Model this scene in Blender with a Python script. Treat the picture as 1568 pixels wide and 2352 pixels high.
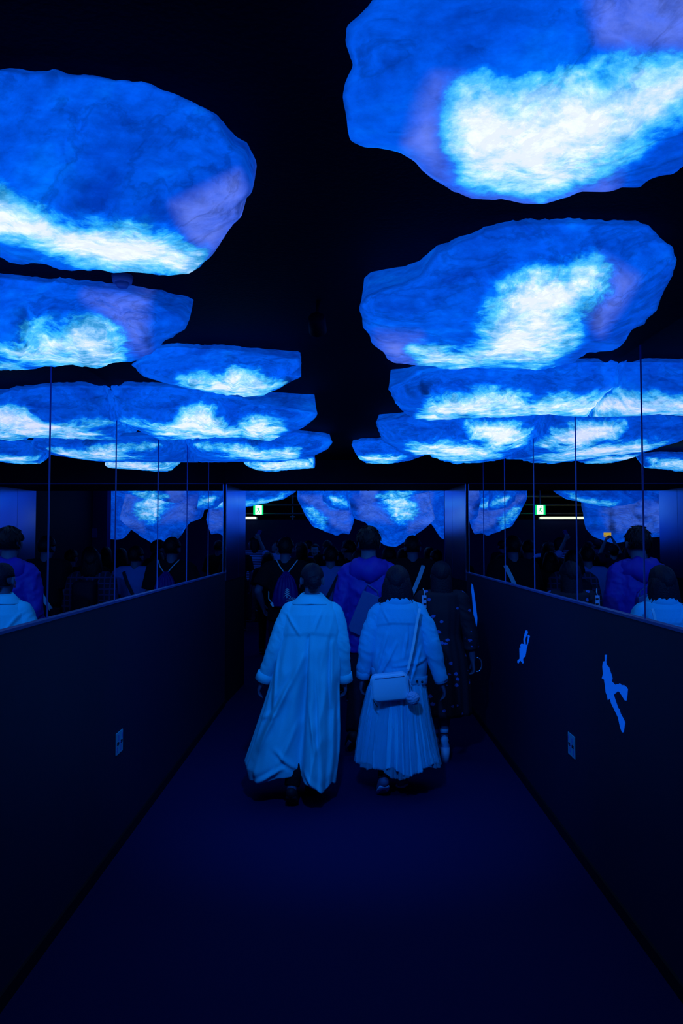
import bpy, bmesh, math, random
import numpy as np
from mathutils import Vector, Matrix, Euler

for o in list(bpy.data.objects): bpy.data.objects.remove(o, do_unlink=True)
SC = bpy.context.scene
COL = SC.collection
PI = math.pi
random.seed(4)

# ------------------------------------------------------------------ camera
FOC = 1600.0                       # focal length in pixels of the 1568x2352 frame
CAMZ = 1.735
PITCH = math.atan(64 / FOC)
YAW = math.atan(11 / FOC)
cam_d = bpy.data.cameras.new('camera')
cam = bpy.data.objects.new('camera', cam_d); COL.objects.link(cam)
cam.location = (0, 0, CAMZ)
cam.rotation_euler = (PI / 2 + PITCH, 0, YAW)
cam_d.sensor_fit = 'HORIZONTAL'
cam_d.sensor_width = 36.0
cam_d.lens = 36.0 * FOC / 1568.0
cam_d.clip_start = 0.05
SC.camera = cam

# ------------------------------------------------------------------ world, exposure
w = bpy.data.worlds.new('world'); SC.world = w; w.use_nodes = True
w.node_tree.nodes['Background'].inputs[0].default_value = (0.0, 0.002, 0.02, 1)
w.node_tree.nodes['Background'].inputs[1].default_value = 0.1
SC.view_settings.view_transform = 'Standard'
SC.view_settings.look = 'None'
SC.view_settings.gamma = 1.0
SC.view_settings.exposure = 0.0
SC.cycles.max_bounces = 8
SC.cycles.diffuse_bounces = 2
SC.cycles.glossy_bounces = 6
SC.cycles.use_denoising = True
SC.cycles.use_adaptive_sampling = True
SC.cycles.adaptive_threshold = 0.025
LANTERN_POWER = 1.0

# ------------------------------------------------------------------ lamps that are not lanterns
def point_lamp(name, loc, energy, color, size=0.05):
    d = bpy.data.lights.new(name, 'POINT'); d.energy = energy; d.color = color; d.shadow_soft_size = size
    o = bpy.data.objects.new(name, d); COL.objects.link(o); o.location = loc
    return o

# added blue fill spot ahead of the lens, brightens the people's clothes
sd_ = bpy.data.lights.new('fill_spot_light', 'SPOT'); sd_.energy = 125; sd_.color = (0.0, 0.24, 1.0)
sd_.spot_size = math.radians(80); sd_.spot_blend = 0.9; sd_.shadow_soft_size = 0.05
SPOT = bpy.data.objects.new('fill_spot_light', sd_); COL.objects.link(SPOT)
SPOT.location = (-0.10, 2.45, 2.47); SPOT.rotation_euler = (Vector((0.05, 4.9, 0.75)) - SPOT.location).to_track_quat('-Z', 'Y').to_euler()

# plan of the place (metres; the camera stands over the origin looking along +Y)
XL, XR = -1.28, 1.27               # corridor walls
YE = 7.39                          # end of the corridor
YR = 8.45                          # end of the lined passage behind it
PAR = 1.385                        # parapet height
CEIL = 2.585
DOOR = 2.33

ROT = cam.rotation_euler.to_matrix()
def ray(px, py):
    d = ROT @ Vector(((px - 784) / FOC, (1176 - py) / FOC, -1.0))
    return d
def at_y(px, py, Y):
    d = ray(px, py); return Vector((0, 0, CAMZ)) + d * (Y / d.y)
def at_x(px, py, X):
    d = ray(px, py); return Vector((0, 0, CAMZ)) + d * (X / d.x)
def at_z(px, py, Z):
    d = ray(px, py); return Vector((0, 0, CAMZ)) + d * ((Z - CAMZ) / d.z)

# ------------------------------------------------------------------ materials
def srgb(r, g, b):
    f = lambda c: c / 12.92 if c <= 0.04045 else ((c + 0.055) / 1.055) ** 2.4
    return (f(r / 255), f(g / 255), f(b / 255))

class NT:
    def __init__(s, name):
        s.m = bpy.data.materials.new(name); s.m.use_nodes = True
        s.t = s.m.node_tree; s.t.nodes.clear()
    def n(s, kind, **kw):
        nd = s.t.nodes.new(kind)
        for k, v in kw.items():
            if k.startswith('_'): setattr(nd, k[1:], v)
            else: nd.inputs[k.replace('__', ' ')].default_value = v
        return nd
    def l(s, a, b): s.t.links.new(a, b)
    def out(s, sh):
        o = s.t.nodes.new('ShaderNodeOutputMaterial'); s.l(sh, o.inputs['Surface']); return s.m

MATS = {}
def mat(name, color, rough=0.7, metal=0.0, scale=60.0, bump=0.15, vary=0.15, spec=0.3, dist=0.01):
    """principled surface whose colour and bump come from noise"""
    if name in MATS: return MATS[name]
    t = NT(name)
    tc = t.n('ShaderNodeTexCoord')
    ns = t.n('ShaderNodeTexNoise', Scale=scale, Detail=4.0)
    t.l(tc.outputs['Object'], ns.inputs['Vector'])
    mr = t.n('ShaderNodeMapRange'); mr.inputs['To Min'].default_value = 1 - vary; mr.inputs['To Max'].default_value = 1 + vary
    t.l(ns.outputs['Fac'], mr.inputs['Value'])
    mx = t.n('ShaderNodeVectorMath', _operation='SCALE'); mx.inputs[0].default_value = color
    t.l(mr.outputs[0], mx.inputs['Scale'])
    p = t.n('ShaderNodeBsdfPrincipled'); p.inputs['Roughness'].default_value = rough
    p.inputs['Metallic'].default_value = metal; p.inputs['Specular IOR Level'].default_value = spec
    t.l(mx.outputs[0], p.inputs['Base Color'])
    b = t.n('ShaderNodeBump', Strength=bump, Distance=dist)
    t.l(ns.outputs['Fac'], b.inputs['Height']); t.l(b.outputs[0], p.inputs['Normal'])
    MATS[name] = t.out(p.outputs[0]); return MATS[name]

def emit(name, color, strength=1.0, base=(0.5, 0.5, 0.5)):
    if name in MATS: return MATS[name]
    t = NT(name)
    tc = t.n('ShaderNodeTexCoord'); ns = t.n('ShaderNodeTexNoise', Scale=30.0)
    t.l(tc.outputs['Object'], ns.inputs['Vector'])
    mr = t.n('ShaderNodeMapRange'); mr.inputs['To Min'].default_value = strength * 0.93; mr.inputs['To Max'].default_value = strength * 1.07
    t.l(ns.outputs['Fac'], mr.inputs['Value'])
    p = t.n('ShaderNodeBsdfPrincipled'); p.inputs['Base Color'].default_value = (*base, 1)
    p.inputs['Emission Color'].default_value = (*color, 1); t.l(mr.outputs[0], p.inputs['Emission Strength'])
    MATS[name] = t.out(p.outputs[0]); return MATS[name]

def mirror_mat():
    t = NT('mirror glass')
    tc = t.n('ShaderNodeTexCoord'); ns = t.n('ShaderNodeTexNoise', Scale=0.8, Detail=1.0)
    t.l(tc.outputs['Object'], ns.inputs['Vector'])
    b = t.n('ShaderNodeBump', Strength=0.02, Distance=0.004); t.l(ns.outputs['Fac'], b.inputs['Height'])
    g = t.n('ShaderNodeBsdfGlossy', Roughness=0.0); g.inputs['Color'].default_value = (0.78, 0.80, 0.84, 1)
    return t.out(g.outputs[0])

def lantern_mat(name, scale=5.0, rock=0.0):
    """moulded translucent shell lit from inside: hot areas near the lamps (attribute glow), violet areas (tint), creases"""
    t = NT(name)
    tc = t.n('ShaderNodeTexCoord')
    g = t.n('ShaderNodeAttribute', _attribute_name='glow')
    ti = t.n('ShaderNodeAttribute', _attribute_name='tint')
    cr = t.n('ShaderNodeAttribute', _attribute_name='crease')
    n1 = t.n('ShaderNodeTexNoise', Scale=scale * 1.6, Detail=9.0, Roughness=0.66, Distortion=0.3)
    n2 = t.n('ShaderNodeTexNoise', Scale=scale * 0.7, Detail=5.0, Roughness=0.6, Distortion=1.2)
    n3 = t.n('ShaderNodeTexNoise', Scale=scale * 7, Detail=6.0, Roughness=0.7)
    mp = t.n('ShaderNodeMapping'); mp.inputs['Scale'].default_value = (0.75, 1.0, 1.5)
    t.l(tc.outputs['Object'], mp.inputs['Vector'])
    for n in (n1, n2, n3): t.l(mp.outputs[0], n.inputs['Vector'])
    # h = glow + (n1-.5)*k*bell(glow)
    def math_(op, a, b=None, c=None):
        m = t.n('ShaderNodeMath', _operation=op)
        for i, v in enumerate((a, b, c)):
            if v is None: continue
            if hasattr(v, 'links'): t.l(v, m.inputs[i])
            else: m.inputs[i].default_value = v
        return m.outputs[0]
    G = g.outputs['Fac']
    bell = math_('MULTIPLY_ADD', math_('MULTIPLY', G, math_('SUBTRACT', 1.08, G)), 2.6, 0.30)
    h = math_('ADD', G, math_('MULTIPLY', math_('MULTIPLY', math_('SUBTRACT', n1.outputs['Fac'], 0.5), 1.9), bell))
    h = math_('ADD', h, math_('MULTIPLY', math_('SUBTRACT', n3.outputs['Fac'], 0.5), 0.35))
    ramp = t.n('ShaderNodeValToRGB'); e = ramp.color_ramp.elements
    stops = [(0.0, (0.0, 0.045, 0.50)), (0.22, (0.0, 0.095, 0.82)), (0.38, (0.0, 0.16, 0.98)), (0.52, (0.02, 0.40, 1.0)),
             (0.68, (0.10, 0.58, 1.15)), (0.86, (0.42, 0.80, 1.35)), (1.0, (0.84, 0.93, 1.6))]
    e[0].position, e[0].color = stops[0][0], (*stops[0][1], 1)
    e[1].position, e[1].color = stops[-1][0], (*stops[-1][1], 1)
    for p_, c_ in stops[1:-1]:
        x = e.new(p_); x.color = (*c_, 1)
    base = math_('MULTIPLY_ADD', math_('SUBTRACT', n2.outputs['Fac'], 0.5), 1.05, 0.13)
    base = math_('MAXIMUM', base, 0.0)
    hh = math_('MAXIMUM', base, h)
    hh = math_('ADD', math_('MULTIPLY', hh, 0.97), math_('MULTIPLY', math_('SUBTRACT', n3.outputs['Fac'], 0.5), 0.12))
    t.l(hh, ramp.inputs['Fac'])
    # violet
    mix = t.n('ShaderNodeMix', _data_type='RGBA')
    mix.inputs['B'].default_value = (0.12 - rock * 0.03, 0.21 + rock * 0.01, 0.90, 1)
    tf = math_('MULTIPLY', ti.outputs['Fac'], math_('MULTIPLY_ADD', math_('SUBTRACT', n1.outputs['Fac'], 0.42), 3.0, 0.5))
    tf = math_('MULTIPLY', tf, math_('SUBTRACT', 1.0, math_('MINIMUM', 1.0, math_('MULTIPLY', math_('MAXIMUM', h, 0.0), 1.6))))
    tfc = t.n('ShaderNodeClamp'); t.l(tf, tfc.inputs['Value'])
    t.l(tfc.outputs[0], mix.inputs['Factor']); t.l(ramp.outputs[0], mix.inputs['A'])
    # creases and veins
    vn = t.n('ShaderNodeTexNoise', Scale=scale * 0.8, Detail=7.0, Roughness=0.62, Distortion=0.7)
    t.l(mp.outputs[0], vn.inputs['Vector'])
    v = math_('ABSOLUTE', math_('SUBTRACT', vn.outputs['Fac'], 0.5))
    vr = t.n('ShaderNodeMapRange'); vr.inputs['From Min'].default_value = 0.0; vr.inputs['From Max'].default_value = 0.03
    vr.inputs['To Min'].default_value = 0.72; vr.inputs['To Max'].default_value = 1.0
    t.l(v, vr.inputs['Value'])
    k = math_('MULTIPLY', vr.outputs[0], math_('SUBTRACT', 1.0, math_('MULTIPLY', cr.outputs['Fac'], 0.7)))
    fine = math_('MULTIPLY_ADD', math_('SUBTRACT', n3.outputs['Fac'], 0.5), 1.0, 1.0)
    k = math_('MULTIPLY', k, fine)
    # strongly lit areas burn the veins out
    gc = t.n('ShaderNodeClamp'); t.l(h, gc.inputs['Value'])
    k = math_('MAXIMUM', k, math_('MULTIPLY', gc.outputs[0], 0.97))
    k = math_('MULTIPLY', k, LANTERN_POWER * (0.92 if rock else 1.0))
    p = t.n('ShaderNodeBsdfPrincipled', Roughness=0.6); p.inputs['Base Color'].default_value = (0.03, 0.08, 0.2, 1)
    p.inputs['Specular IOR Level'].default_value = 0.2
    t.l(mix.outputs['Result'], p.inputs['Emission Color']); t.l(k, p.inputs['Emission Strength'])
    b = t.n('ShaderNodeBump', Strength=0.4, Distance=0.02); t.l(n3.outputs['Fac'], b.inputs['Height']); t.l(b.outputs[0], p.inputs['Normal'])
    return t.out(p.outputs[0])

M_MIRROR = mirror_mat()
M_LANTERN = lantern_mat('lantern shell', 4.5)
M_ROCK = lantern_mat('rock lantern shell', 3.0, rock=1.0)
M_FLOOR = mat('navy carpet', (0.003, 0.010, 0.085), rough=0.95, scale=420, bump=0.5, vary=0.35, spec=0.1, dist=0.004)
M_PARAPET = mat('navy paint', (0.003, 0.014, 0.060), rough=0.55, scale=9, bump=0.05, vary=0.12, spec=0.3)
M_BLACK = mat('black paint', (0.002, 0.005, 0.02), rough=0.7, scale=20, bump=0.08, vary=0.2, spec=0.15)
M_CEIL = mat('black ceiling board', (0.002, 0.003, 0.014), rough=0.8, scale=90, bump=0.3, vary=0.3, spec=0.1)
M_BASE = mat('black baseboard vinyl', (0.004, 0.005, 0.012), rough=0.5, scale=30, bump=0.03)
M_RAIL = mat('blue grey cap rail', (0.03, 0.10, 0.42), rough=0.4, scale=40, bump=0.05)
M_JOINT = mat('mirror joint', (0.10, 0.20, 0.75), rough=0.35, scale=40, bump=0.03)
M_REVEAL = mat('satin steel panel', (0.25, 0.45, 1.0), rough=0.20, metal=1.0, scale=3, bump=0.06, vary=0.15)
M_NAVYWALL = mat('far wall paint', (0.010, 0.018, 0.14), rough=0.8, scale=6, bump=0.05)
M_STEEL = mat('lit steel pipe', (0.45, 0.42, 0.36), rough=0.35, metal=0.8, scale=25, bump=0.05)

# ------------------------------------------------------------------ numeric noise
def _hash(i, j, k, seed):
    h = (i * 374761393 + j * 668265263 + k * 2147483647 + seed * 1274126177) & 0xffffffff
    h = ((h ^ (h >> 13)) * 1274126177) & 0xffffffff
    h = (h ^ (h >> 16)) & 0xffffffff
    return h.astype(np.float64) / 4294967295.0
def vnoise(p, seed=0):
    p = np.asarray(p, float); f = np.floor(p).astype(np.int64); u = p - f; u = u * u * (3 - 2 * u)
    r = 0
    for a in (0, 1):
        for b in (0, 1):
            for c in (0, 1):
                wt = (u[:, 0] if a else 1 - u[:, 0]) * (u[:, 1] if b else 1 - u[:, 1]) * (u[:, 2] if c else 1 - u[:, 2])
                r = r + wt * _hash(f[:, 0] + a, f[:, 1] + b, f[:, 2] + c, seed)
    return r
def fbm(p, seed=0, oct=4, gain=0.5):
    p = np.asarray(p, float); r = 0; a = 1; s = 0
    for o in range(oct):
        r = r + a * vnoise(p * 2 ** o, seed + o * 17); s += a; a *= gain
    return r / s
def ridged(p, seed=0, oct=4):
    p = np.asarray(p, float); r = 0; a = 1; s = 0
    for o in range(oct):
        r = r + a * (1 - np.abs(2 * vnoise(p * 2 ** o, seed + o * 31) - 1)); s += a; a *= 0.5
    return r / s

# ------------------------------------------------------------------ object helpers
def link(name, me, m=None, parent=None, smooth=True, loc=None):
    o = bpy.data.objects.new(name, me); COL.objects.link(o)
    if m is not None:
        me.materials.clear(); me.materials.append(m)
    if smooth: me.polygons.foreach_set('use_smooth', [True] * len(me.polygons))
    if parent is not None: o.parent = parent
    if loc is not None: o.location = loc
    return o
def tag(o, label, cat, group=None, kind=None):
    o['label'] = label; o['category'] = cat
    if group: o['group'] = group
    if kind: o['kind'] = kind
    return o
def thing(name, label, cat, loc=(0, 0, 0), rz=0.0, group=None):
    o = bpy.data.objects.new(name, None); COL.objects.link(o); o.location = loc; o.rotation_euler = (0, 0, rz)
    o.empty_display_size = 0.1
    return tag(o, label, cat, group)
def pydata(V, F, name='mesh'):
    me = bpy.data.meshes.new(name); me.from_pydata([tuple(v) for v in V], [], F); me.validate(); me.update(); return me

class MB:
    """collects primitive shapes, then becomes one mesh"""
    def __init__(s): s.V = []; s.F = []
    def add(s, V, F):
        o = len(s.V); s.V += [tuple(v) for v in V]; s.F += [tuple(i + o for i in f) for f in F]; return s
    def box(s, c, size, rot=None):
        c = Vector(c); hx, hy, hz = size[0] / 2, size[1] / 2, size[2] / 2
        V = [Vector((x, y, z)) for x in (-hx, hx) for y in (-hy, hy) for z in (-hz, hz)]
        if rot is not None: V = [rot @ v for v in V]
        return s.add([v + c for v in V], [(0, 1, 3, 2), (4, 6, 7, 5), (0, 4, 5, 1), (2, 3, 7, 6), (0, 2, 6, 4), (1, 5, 7, 3)])
    def rings(s, R, cap=True):
        n = len(R[0]); V = [v for r in R for v in r]; F = []
        for i in range(len(R) - 1):
            for j in range(n):
                a, b = i * n + j, i * n + (j + 1) % n
                F.append((a, b, b + n, a + n))
        if cap:
            F.append(tuple(range(n - 1, -1, -1))); F.append(tuple(range((len(R) - 1) * n, len(R) * n)))
        return s.add(V, F)
    def tube(s, pts, rad, n=16, up=(0, 1, 0), cap=True, round_ends=False):
        """rad: list of r or (ra, rb); ra across side axis, rb along 'up' axis"""
        pts = [Vector(p) for p in pts]; R = []; up = Vector(up)
        rad = [(r, r) if not isinstance(r, (tuple, list)) else r for r in rad]
        if round_ends:
            d0 = (pts[0] - pts[1]).normalized(); d1 = (pts[-1] - pts[-2]).normalized()
            p0, r0, p1, r1 = pts[0], rad[0], pts[-1], rad[-1]
            m0, m1 = min(r0), min(r1)
            pts = [p0 + d0 * m0, p0 + d0 * m0 * 0.75] + pts + [p1 + d1 * m1 * 0.75, p1 + d1 * m1]
            q = lambda r, k: (r[0] * k, r[1] * k)
            rad = [q(r0, 0.15), q(r0, 0.68)] + rad + [q(r1, 0.68), q(r1, 0.15)]
        for i, p in enumerate(pts):
            a = pts[max(i - 1, 0)]; b = pts[min(i + 1, len(pts) - 1)]
            d = (b - a).normalized(); side = d.cross(up)
            if side.length < 0.05: side = d.cross(Vector((1, 0, 0)))
            side.normalize(); u = side.cross(d).normalized()
            R.append([p + side * rad[i][0] * math.cos(t) + u * rad[i][1] * math.sin(t) for t in [2 * PI * k / n for k in range(n)]])
        return s.rings(R, cap)
    def ell(s, c, r, n=16, m=10, rot=None):
        c = Vector(c); R = []
        for i in range(1, m):
            ph = PI * i / m
            ring = [Vector((r[0] * math.sin(ph) * math.cos(2 * PI * k / n), r[1] * math.sin(ph) * math.sin(2 * PI * k / n), -r[2] * math.cos(ph))) for k in range(n)]
            if rot is not None: ring = [rot @ v for v in ring]
            R.append([c + v for v in ring])
        V = [v for r_ in R for v in r_]; F = []
        for i in range(m - 2):
            for j in range(n):
                a, b = i * n + j, i * n + (j + 1) % n; F.append((a, b, b + n, a + n))
        p0 = Vector((0, 0, -r[2])); p1 = Vector((0, 0, r[2]))
        if rot is not None: p0 = rot @ p0; p1 = rot @ p1
        V += [c + p0, c + p1]; k0 = len(V) - 2
        for j in range(n):
            F.append((k0, (j + 1) % n, j)); F.append((k0 + 1, (m - 2) * n + j, (m - 2) * n + (j + 1) % n))
        return s.add(V, F)
    def hloft(s, prof, n=24, power=2.4):
        """horizontal rings: (cx, cy, z, rx, ry)"""
        R = []
        for cx, cy, z, rx, ry in prof:
            ring = []
            for k in range(n):
                t = 2 * PI * k / n; c, sn = math.cos(t), math.sin(t)
                x = abs(c) ** (2 / power) * math.copysign(1, c); y = abs(sn) ** (2 / power) * math.copysign(1, sn)
                ring.append(Vector((cx + rx * x, cy + ry * y, z)))
            R.append(ring)
        return s.rings(R)
    def prism(s, poly, depth_vec):
        """closed polygon (list of Vector) pushed along depth_vec"""
        n = len(poly); d = Vector(depth_vec); V = list(poly) + [Vector(p) + d for p in poly]
        F = [tuple(range(n)), tuple(range(2 * n - 1, n - 1, -1))] + [(i, i + n, (i + 1) % n + n, (i + 1) % n) for i in range(n)]
        return s.add(V, F)
    def mesh(s, name='mesh'):
        me = pydata(s.V, s.F, name)
        bm = bmesh.new(); bm.from_mesh(me); bmesh.ops.recalc_face_normals(bm, faces=bm.faces[:]); bm.to_mesh(me); bm.free()
        return me
    def build(s, name, m, parent=None, smooth=True, loc=None): return link(name, s.mesh(name), m, parent, smooth, loc)

def remesh(me, voxel=0.008, smooth=3):
    o = bpy.data.objects.new('tmp', me); COL.objects.link(o)
    r = o.modifiers.new('r', 'REMESH'); r.mode = 'VOXEL'; r.voxel_size = voxel
    if smooth:
        k = o.modifiers.new('s', 'SMOOTH'); k.factor = 0.5; k.iterations = smooth
    dg = bpy.context.evaluated_depsgraph_get(); dg.update()
    out = bpy.data.meshes.new_from_object(o.evaluated_get(dg))
    bpy.data.objects.remove(o, do_unlink=True)
    return out
def coords(me):
    a = np.empty(len(me.vertices) * 3); me.vertices.foreach_get('co', a); return a.reshape(-1, 3)
def normals(me):
    a = np.empty(len(me.vertices) * 3); me.vertex_normals.foreach_get('vector', a); return a.reshape(-1, 3)
def set_coords(me, a): me.vertices.foreach_set('co', np.asarray(a, float).ravel()); me.update()
def wrinkle(me, amp=0.006, scale=(9, 9, 5), seed=1):
    c = coords(me); nn = normals(me)
    f = ridged(c * np.array(scale) + fbm(c * 6, seed)[:, None] * 1.5, seed, 3) - 0.62
    set_coords(me, c + nn * (f * 2 * amp)[:, None]); return me
def bevel(o, w_=0.004, seg=2):
    b = o.modifiers.new('bevel', 'BEVEL'); b.width = w_; b.segments = seg; b.limit_method = 'ANGLE'; return o

def struct(name, mb, m, smooth=False):
    o = mb.build(name, m, None, smooth); o['kind'] = 'structure'; return o

# ================================================================== THE SETTING
YB = -2.2                          # wall behind the camera
YF = 17.4                          # far wall of the room beyond
struct('floor', MB().box(((-3.0), (YB + 19.8) / 2, -0.05), (14, 19.8 - YB, 0.1)), M_FLOOR)
struct('ceiling', MB().box(((XL + XR) / 2, (YB + YR) / 2, CEIL + 0.05), (XR - XL + 0.5, YR - YB, 0.1)), M_CEIL)
CEIL2 = 3.05
struct('ceiling_far', MB().box((-3.0, (YR + 19.8) / 2, CEIL2 + 0.05), (14, 19.8 - YR, 0.1)), M_CEIL)

def side_wall(side):
    X = XL if side == 'left' else XR
    sg = -1 if side == 'left' else 1
    wl = struct('wall_' + side, MB().box((X + sg * 0.06, (YB + YE) / 2, PAR / 2), (0.12, YE - YB, PAR)), M_PARAPET)
    # ledge on top of the parapet
    r = MB().box((X + sg * 0.02, (YB + YE) / 2, PAR + 0.006), (0.052, YE - YB, 0.012)).build('cap_rail', M_RAIL, wl, False)
    # mirror panels above it
    inv = 0.001508 if side == 'left' else 0.001513
    step = (YE - 2.4205 * (1.0 if side == 'left' else 1.0)) / 5 if False else 0.875
    ys = [YE - step * i for i in range(0, 12)]
    top = CEIL; bot = PAR + 0.012
    for i in range(len(ys) - 1):
        a, b = ys[i + 1], ys[i]
        if b < YB: break
        a = max(a, YB)
        MB().box((X + sg * 0.018, (a + b) / 2, (top + bot) / 2), (0.012, b - a - 0.001, top - bot)).build('mirror_panel', M_MIRROR, wl, False)
        if i > 0:
            MB().box((X + sg * 0.0105, b, (top + bot) / 2), (0.004, 0.0026, top - bot)).build('panel_joint', M_JOINT, wl, False)
    MB().box((X + sg * 0.07, (YB + YE) / 2, (top + bot) / 2), (0.09, YE - YB, top - bot)).build('mirror_backing', M_BLACK, wl, False)
    bb = MB().box((X - sg * 0.006, (YB + YE) / 2, 0.03), (0.012, YE - YB, 0.06)); o = struct('baseboard_' + side, bb, M_BASE)
    return wl
side_wall('left'); side_wall('right')
struct('wall_back', MB().box(((XL + XR) / 2, YB - 0.05, CEIL / 2), (XR - XL + 0.5, 0.1, CEIL)), M_BLACK)

# lined passage: header beam, soffit and reveals
XJL, XJR = at_y(562, 1240, YR).x, at_y(1023, 1240, YR).x
struct('trim_1', MB().box(((XL + XR) / 2, (YE + YR) / 2, (DOOR + CEIL2 + 0.1) / 2), (XR - XL + 0.6, YR - YE, CEIL2 + 0.1 - DOOR)), M_BLACK)
hd = MB().box(((XL + XR) / 2, YE - 0.006, DOOR + 0.004), (XR - XL, 0.012, 0.006)); struct('trim_2', hd, M_RAIL)
def reveal(n, X0, X1, sg):
    """jamb wall that narrows the passage from X0 to X1; steel sheets face it"""
    P = [Vector((X0, YE, 0)), Vector((X1, YR, 0)), Vector((X1 + sg * 1.2, YR, 0)), Vector((X0 + sg * 1.2, YE, 0))]
    w_ = struct(n, MB().prism(P, (0, 0, DOOR)), M_BLACK)
    d = Vector((X1 - X0, YR - YE, 0)); nrm = Vector((-sg, 0, 0))
    for (a, b, off) in ((0.0, 0.60, 0.008), (0.605, 1.0, 0.008)):
        q0 = Vector((X0, YE, 0)) + d * a + nrm * off; q1 = Vector((X0, YE, 0)) + d * b + nrm * off
        pts = [q0 + Vector((0, 0, 1.30)), q1 + Vector((0, 0, 1.30)), q1 + Vector((0, 0, DOOR - 0.002)), q0 + Vector((0, 0, DOOR - 0.002))]
        MB().prism(pts, nrm * -0.007).build('steel_sheet', M_REVEAL, w_, False)
    return w_
reveal('wall_jamb_left', XL, XJL, -1)
reveal('wall_jamb_right', XR, XJR, 1)

# room beyond
struct('wall_far', MB().box((-3.0, YF + 0.05, 1.12), (14, 0.1, 2.24)), M_NAVYWALL)
struct('wall_far_upper', MB().box((-3.0, 19.75, CEIL2 / 2), (14, 0.1, CEIL2)), M_BLACK)
struct('wall_room_right', MB().box((2.15, (YR + 12.8) / 2, CEIL2 / 2), (0.12, 12.8 - YR, CEIL2)), M_BLACK)
struct('wall_room_right_far', MB().box((3.9, (12.8 + 19.8) / 2, CEIL2 / 2), (0.12, 19.8 - 12.8, CEIL2)), M_NAVYWALL)
struct('wall_room_left', MB().box((-9.9, (YR + 19.8) / 2, CEIL2 / 2), (0.12, 19.8 - YR, CEIL2)), M_BLACK)
struct('wall_room_near', MB().box((-6.1, YR - 0.06, CEIL2 / 2), (7.4, 0.1, CEIL2)), M_BLACK)
pil = struct('wall_pillar', MB().box((2.02, 12.9, CEIL2 / 2), (0.40, 0.2, CEIL2)), M_NAVYWALL)
MB().box((2.06, 12.79, 1.86), (0.11, 0.012, 0.17)).build('switch_plate', M_RAIL, pil, False)

# ------------------------------------------------------------------ rock lanterns
def resample(poly, n):
    P = np.array(poly, float); Q = np.vstack([P, P[:1]])
    d = np.r_[0, np.cumsum(np.hypot(*np.diff(Q, axis=0).T))]
    t = np.linspace(0, d[-1], n, endpoint=False)
    X = np.interp(t, d, Q[:, 0]); Y = np.interp(t, d, Q[:, 1])
    for _ in range(1):   # round the traced corners a little
        X = (np.roll(X, 1) + 2 * X + np.roll(X, -1)) / 4; Y = (np.roll(Y, 1) + 2 * Y + np.roll(Y, -1)) / 4
    return np.c_[X, Y]
def sdist(P, poly):
    """signed distance (inside positive) of points P to the polygon"""
    A = np.array(poly, float); B = np.roll(A, -1, 0); best = np.full(len(P), 1e9); ins = np.zeros(len(P), bool)
    for a, b in zip(A, B):
        ab = b - a; ap = P - a
        t = np.clip((ap @ ab) / max(ab @ ab, 1e-9), 0, 1); dd = np.hypot(*(ap - t[:, None] * ab).T); best = np.minimum(best, dd)
        c = (a[1] > P[:, 1]) != (b[1] > P[:, 1])
        with np.errstate(divide='ignore', invalid='ignore'):
            xi = (b[0] - a[0]) * (P[:, 1] - a[1]) / (b[1] - a[1] + 1e-12) + a[0]
        ins ^= c & (P[:, 0] < xi)
    return np.where(ins, best, -best)
def sstep(x, a, b):
    t = np.clip((x - a) / (b - a), 0, 1); return t * t * (3 - 2 * t)
RNP = np.array(ROT)
def rays(P):
    D = np.c_[(P[:, 0] - 784) / FOC, (1176 - P[:, 1]) / FOC, -np.ones(len(P))]
    return D @ RNP.T
def put_attr(me, name, vals):
    a = me.attributes.new(name, 'FLOAT', 'POINT'); a.data.foreach_set('value', np.asarray(vals, np.float32))

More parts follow.
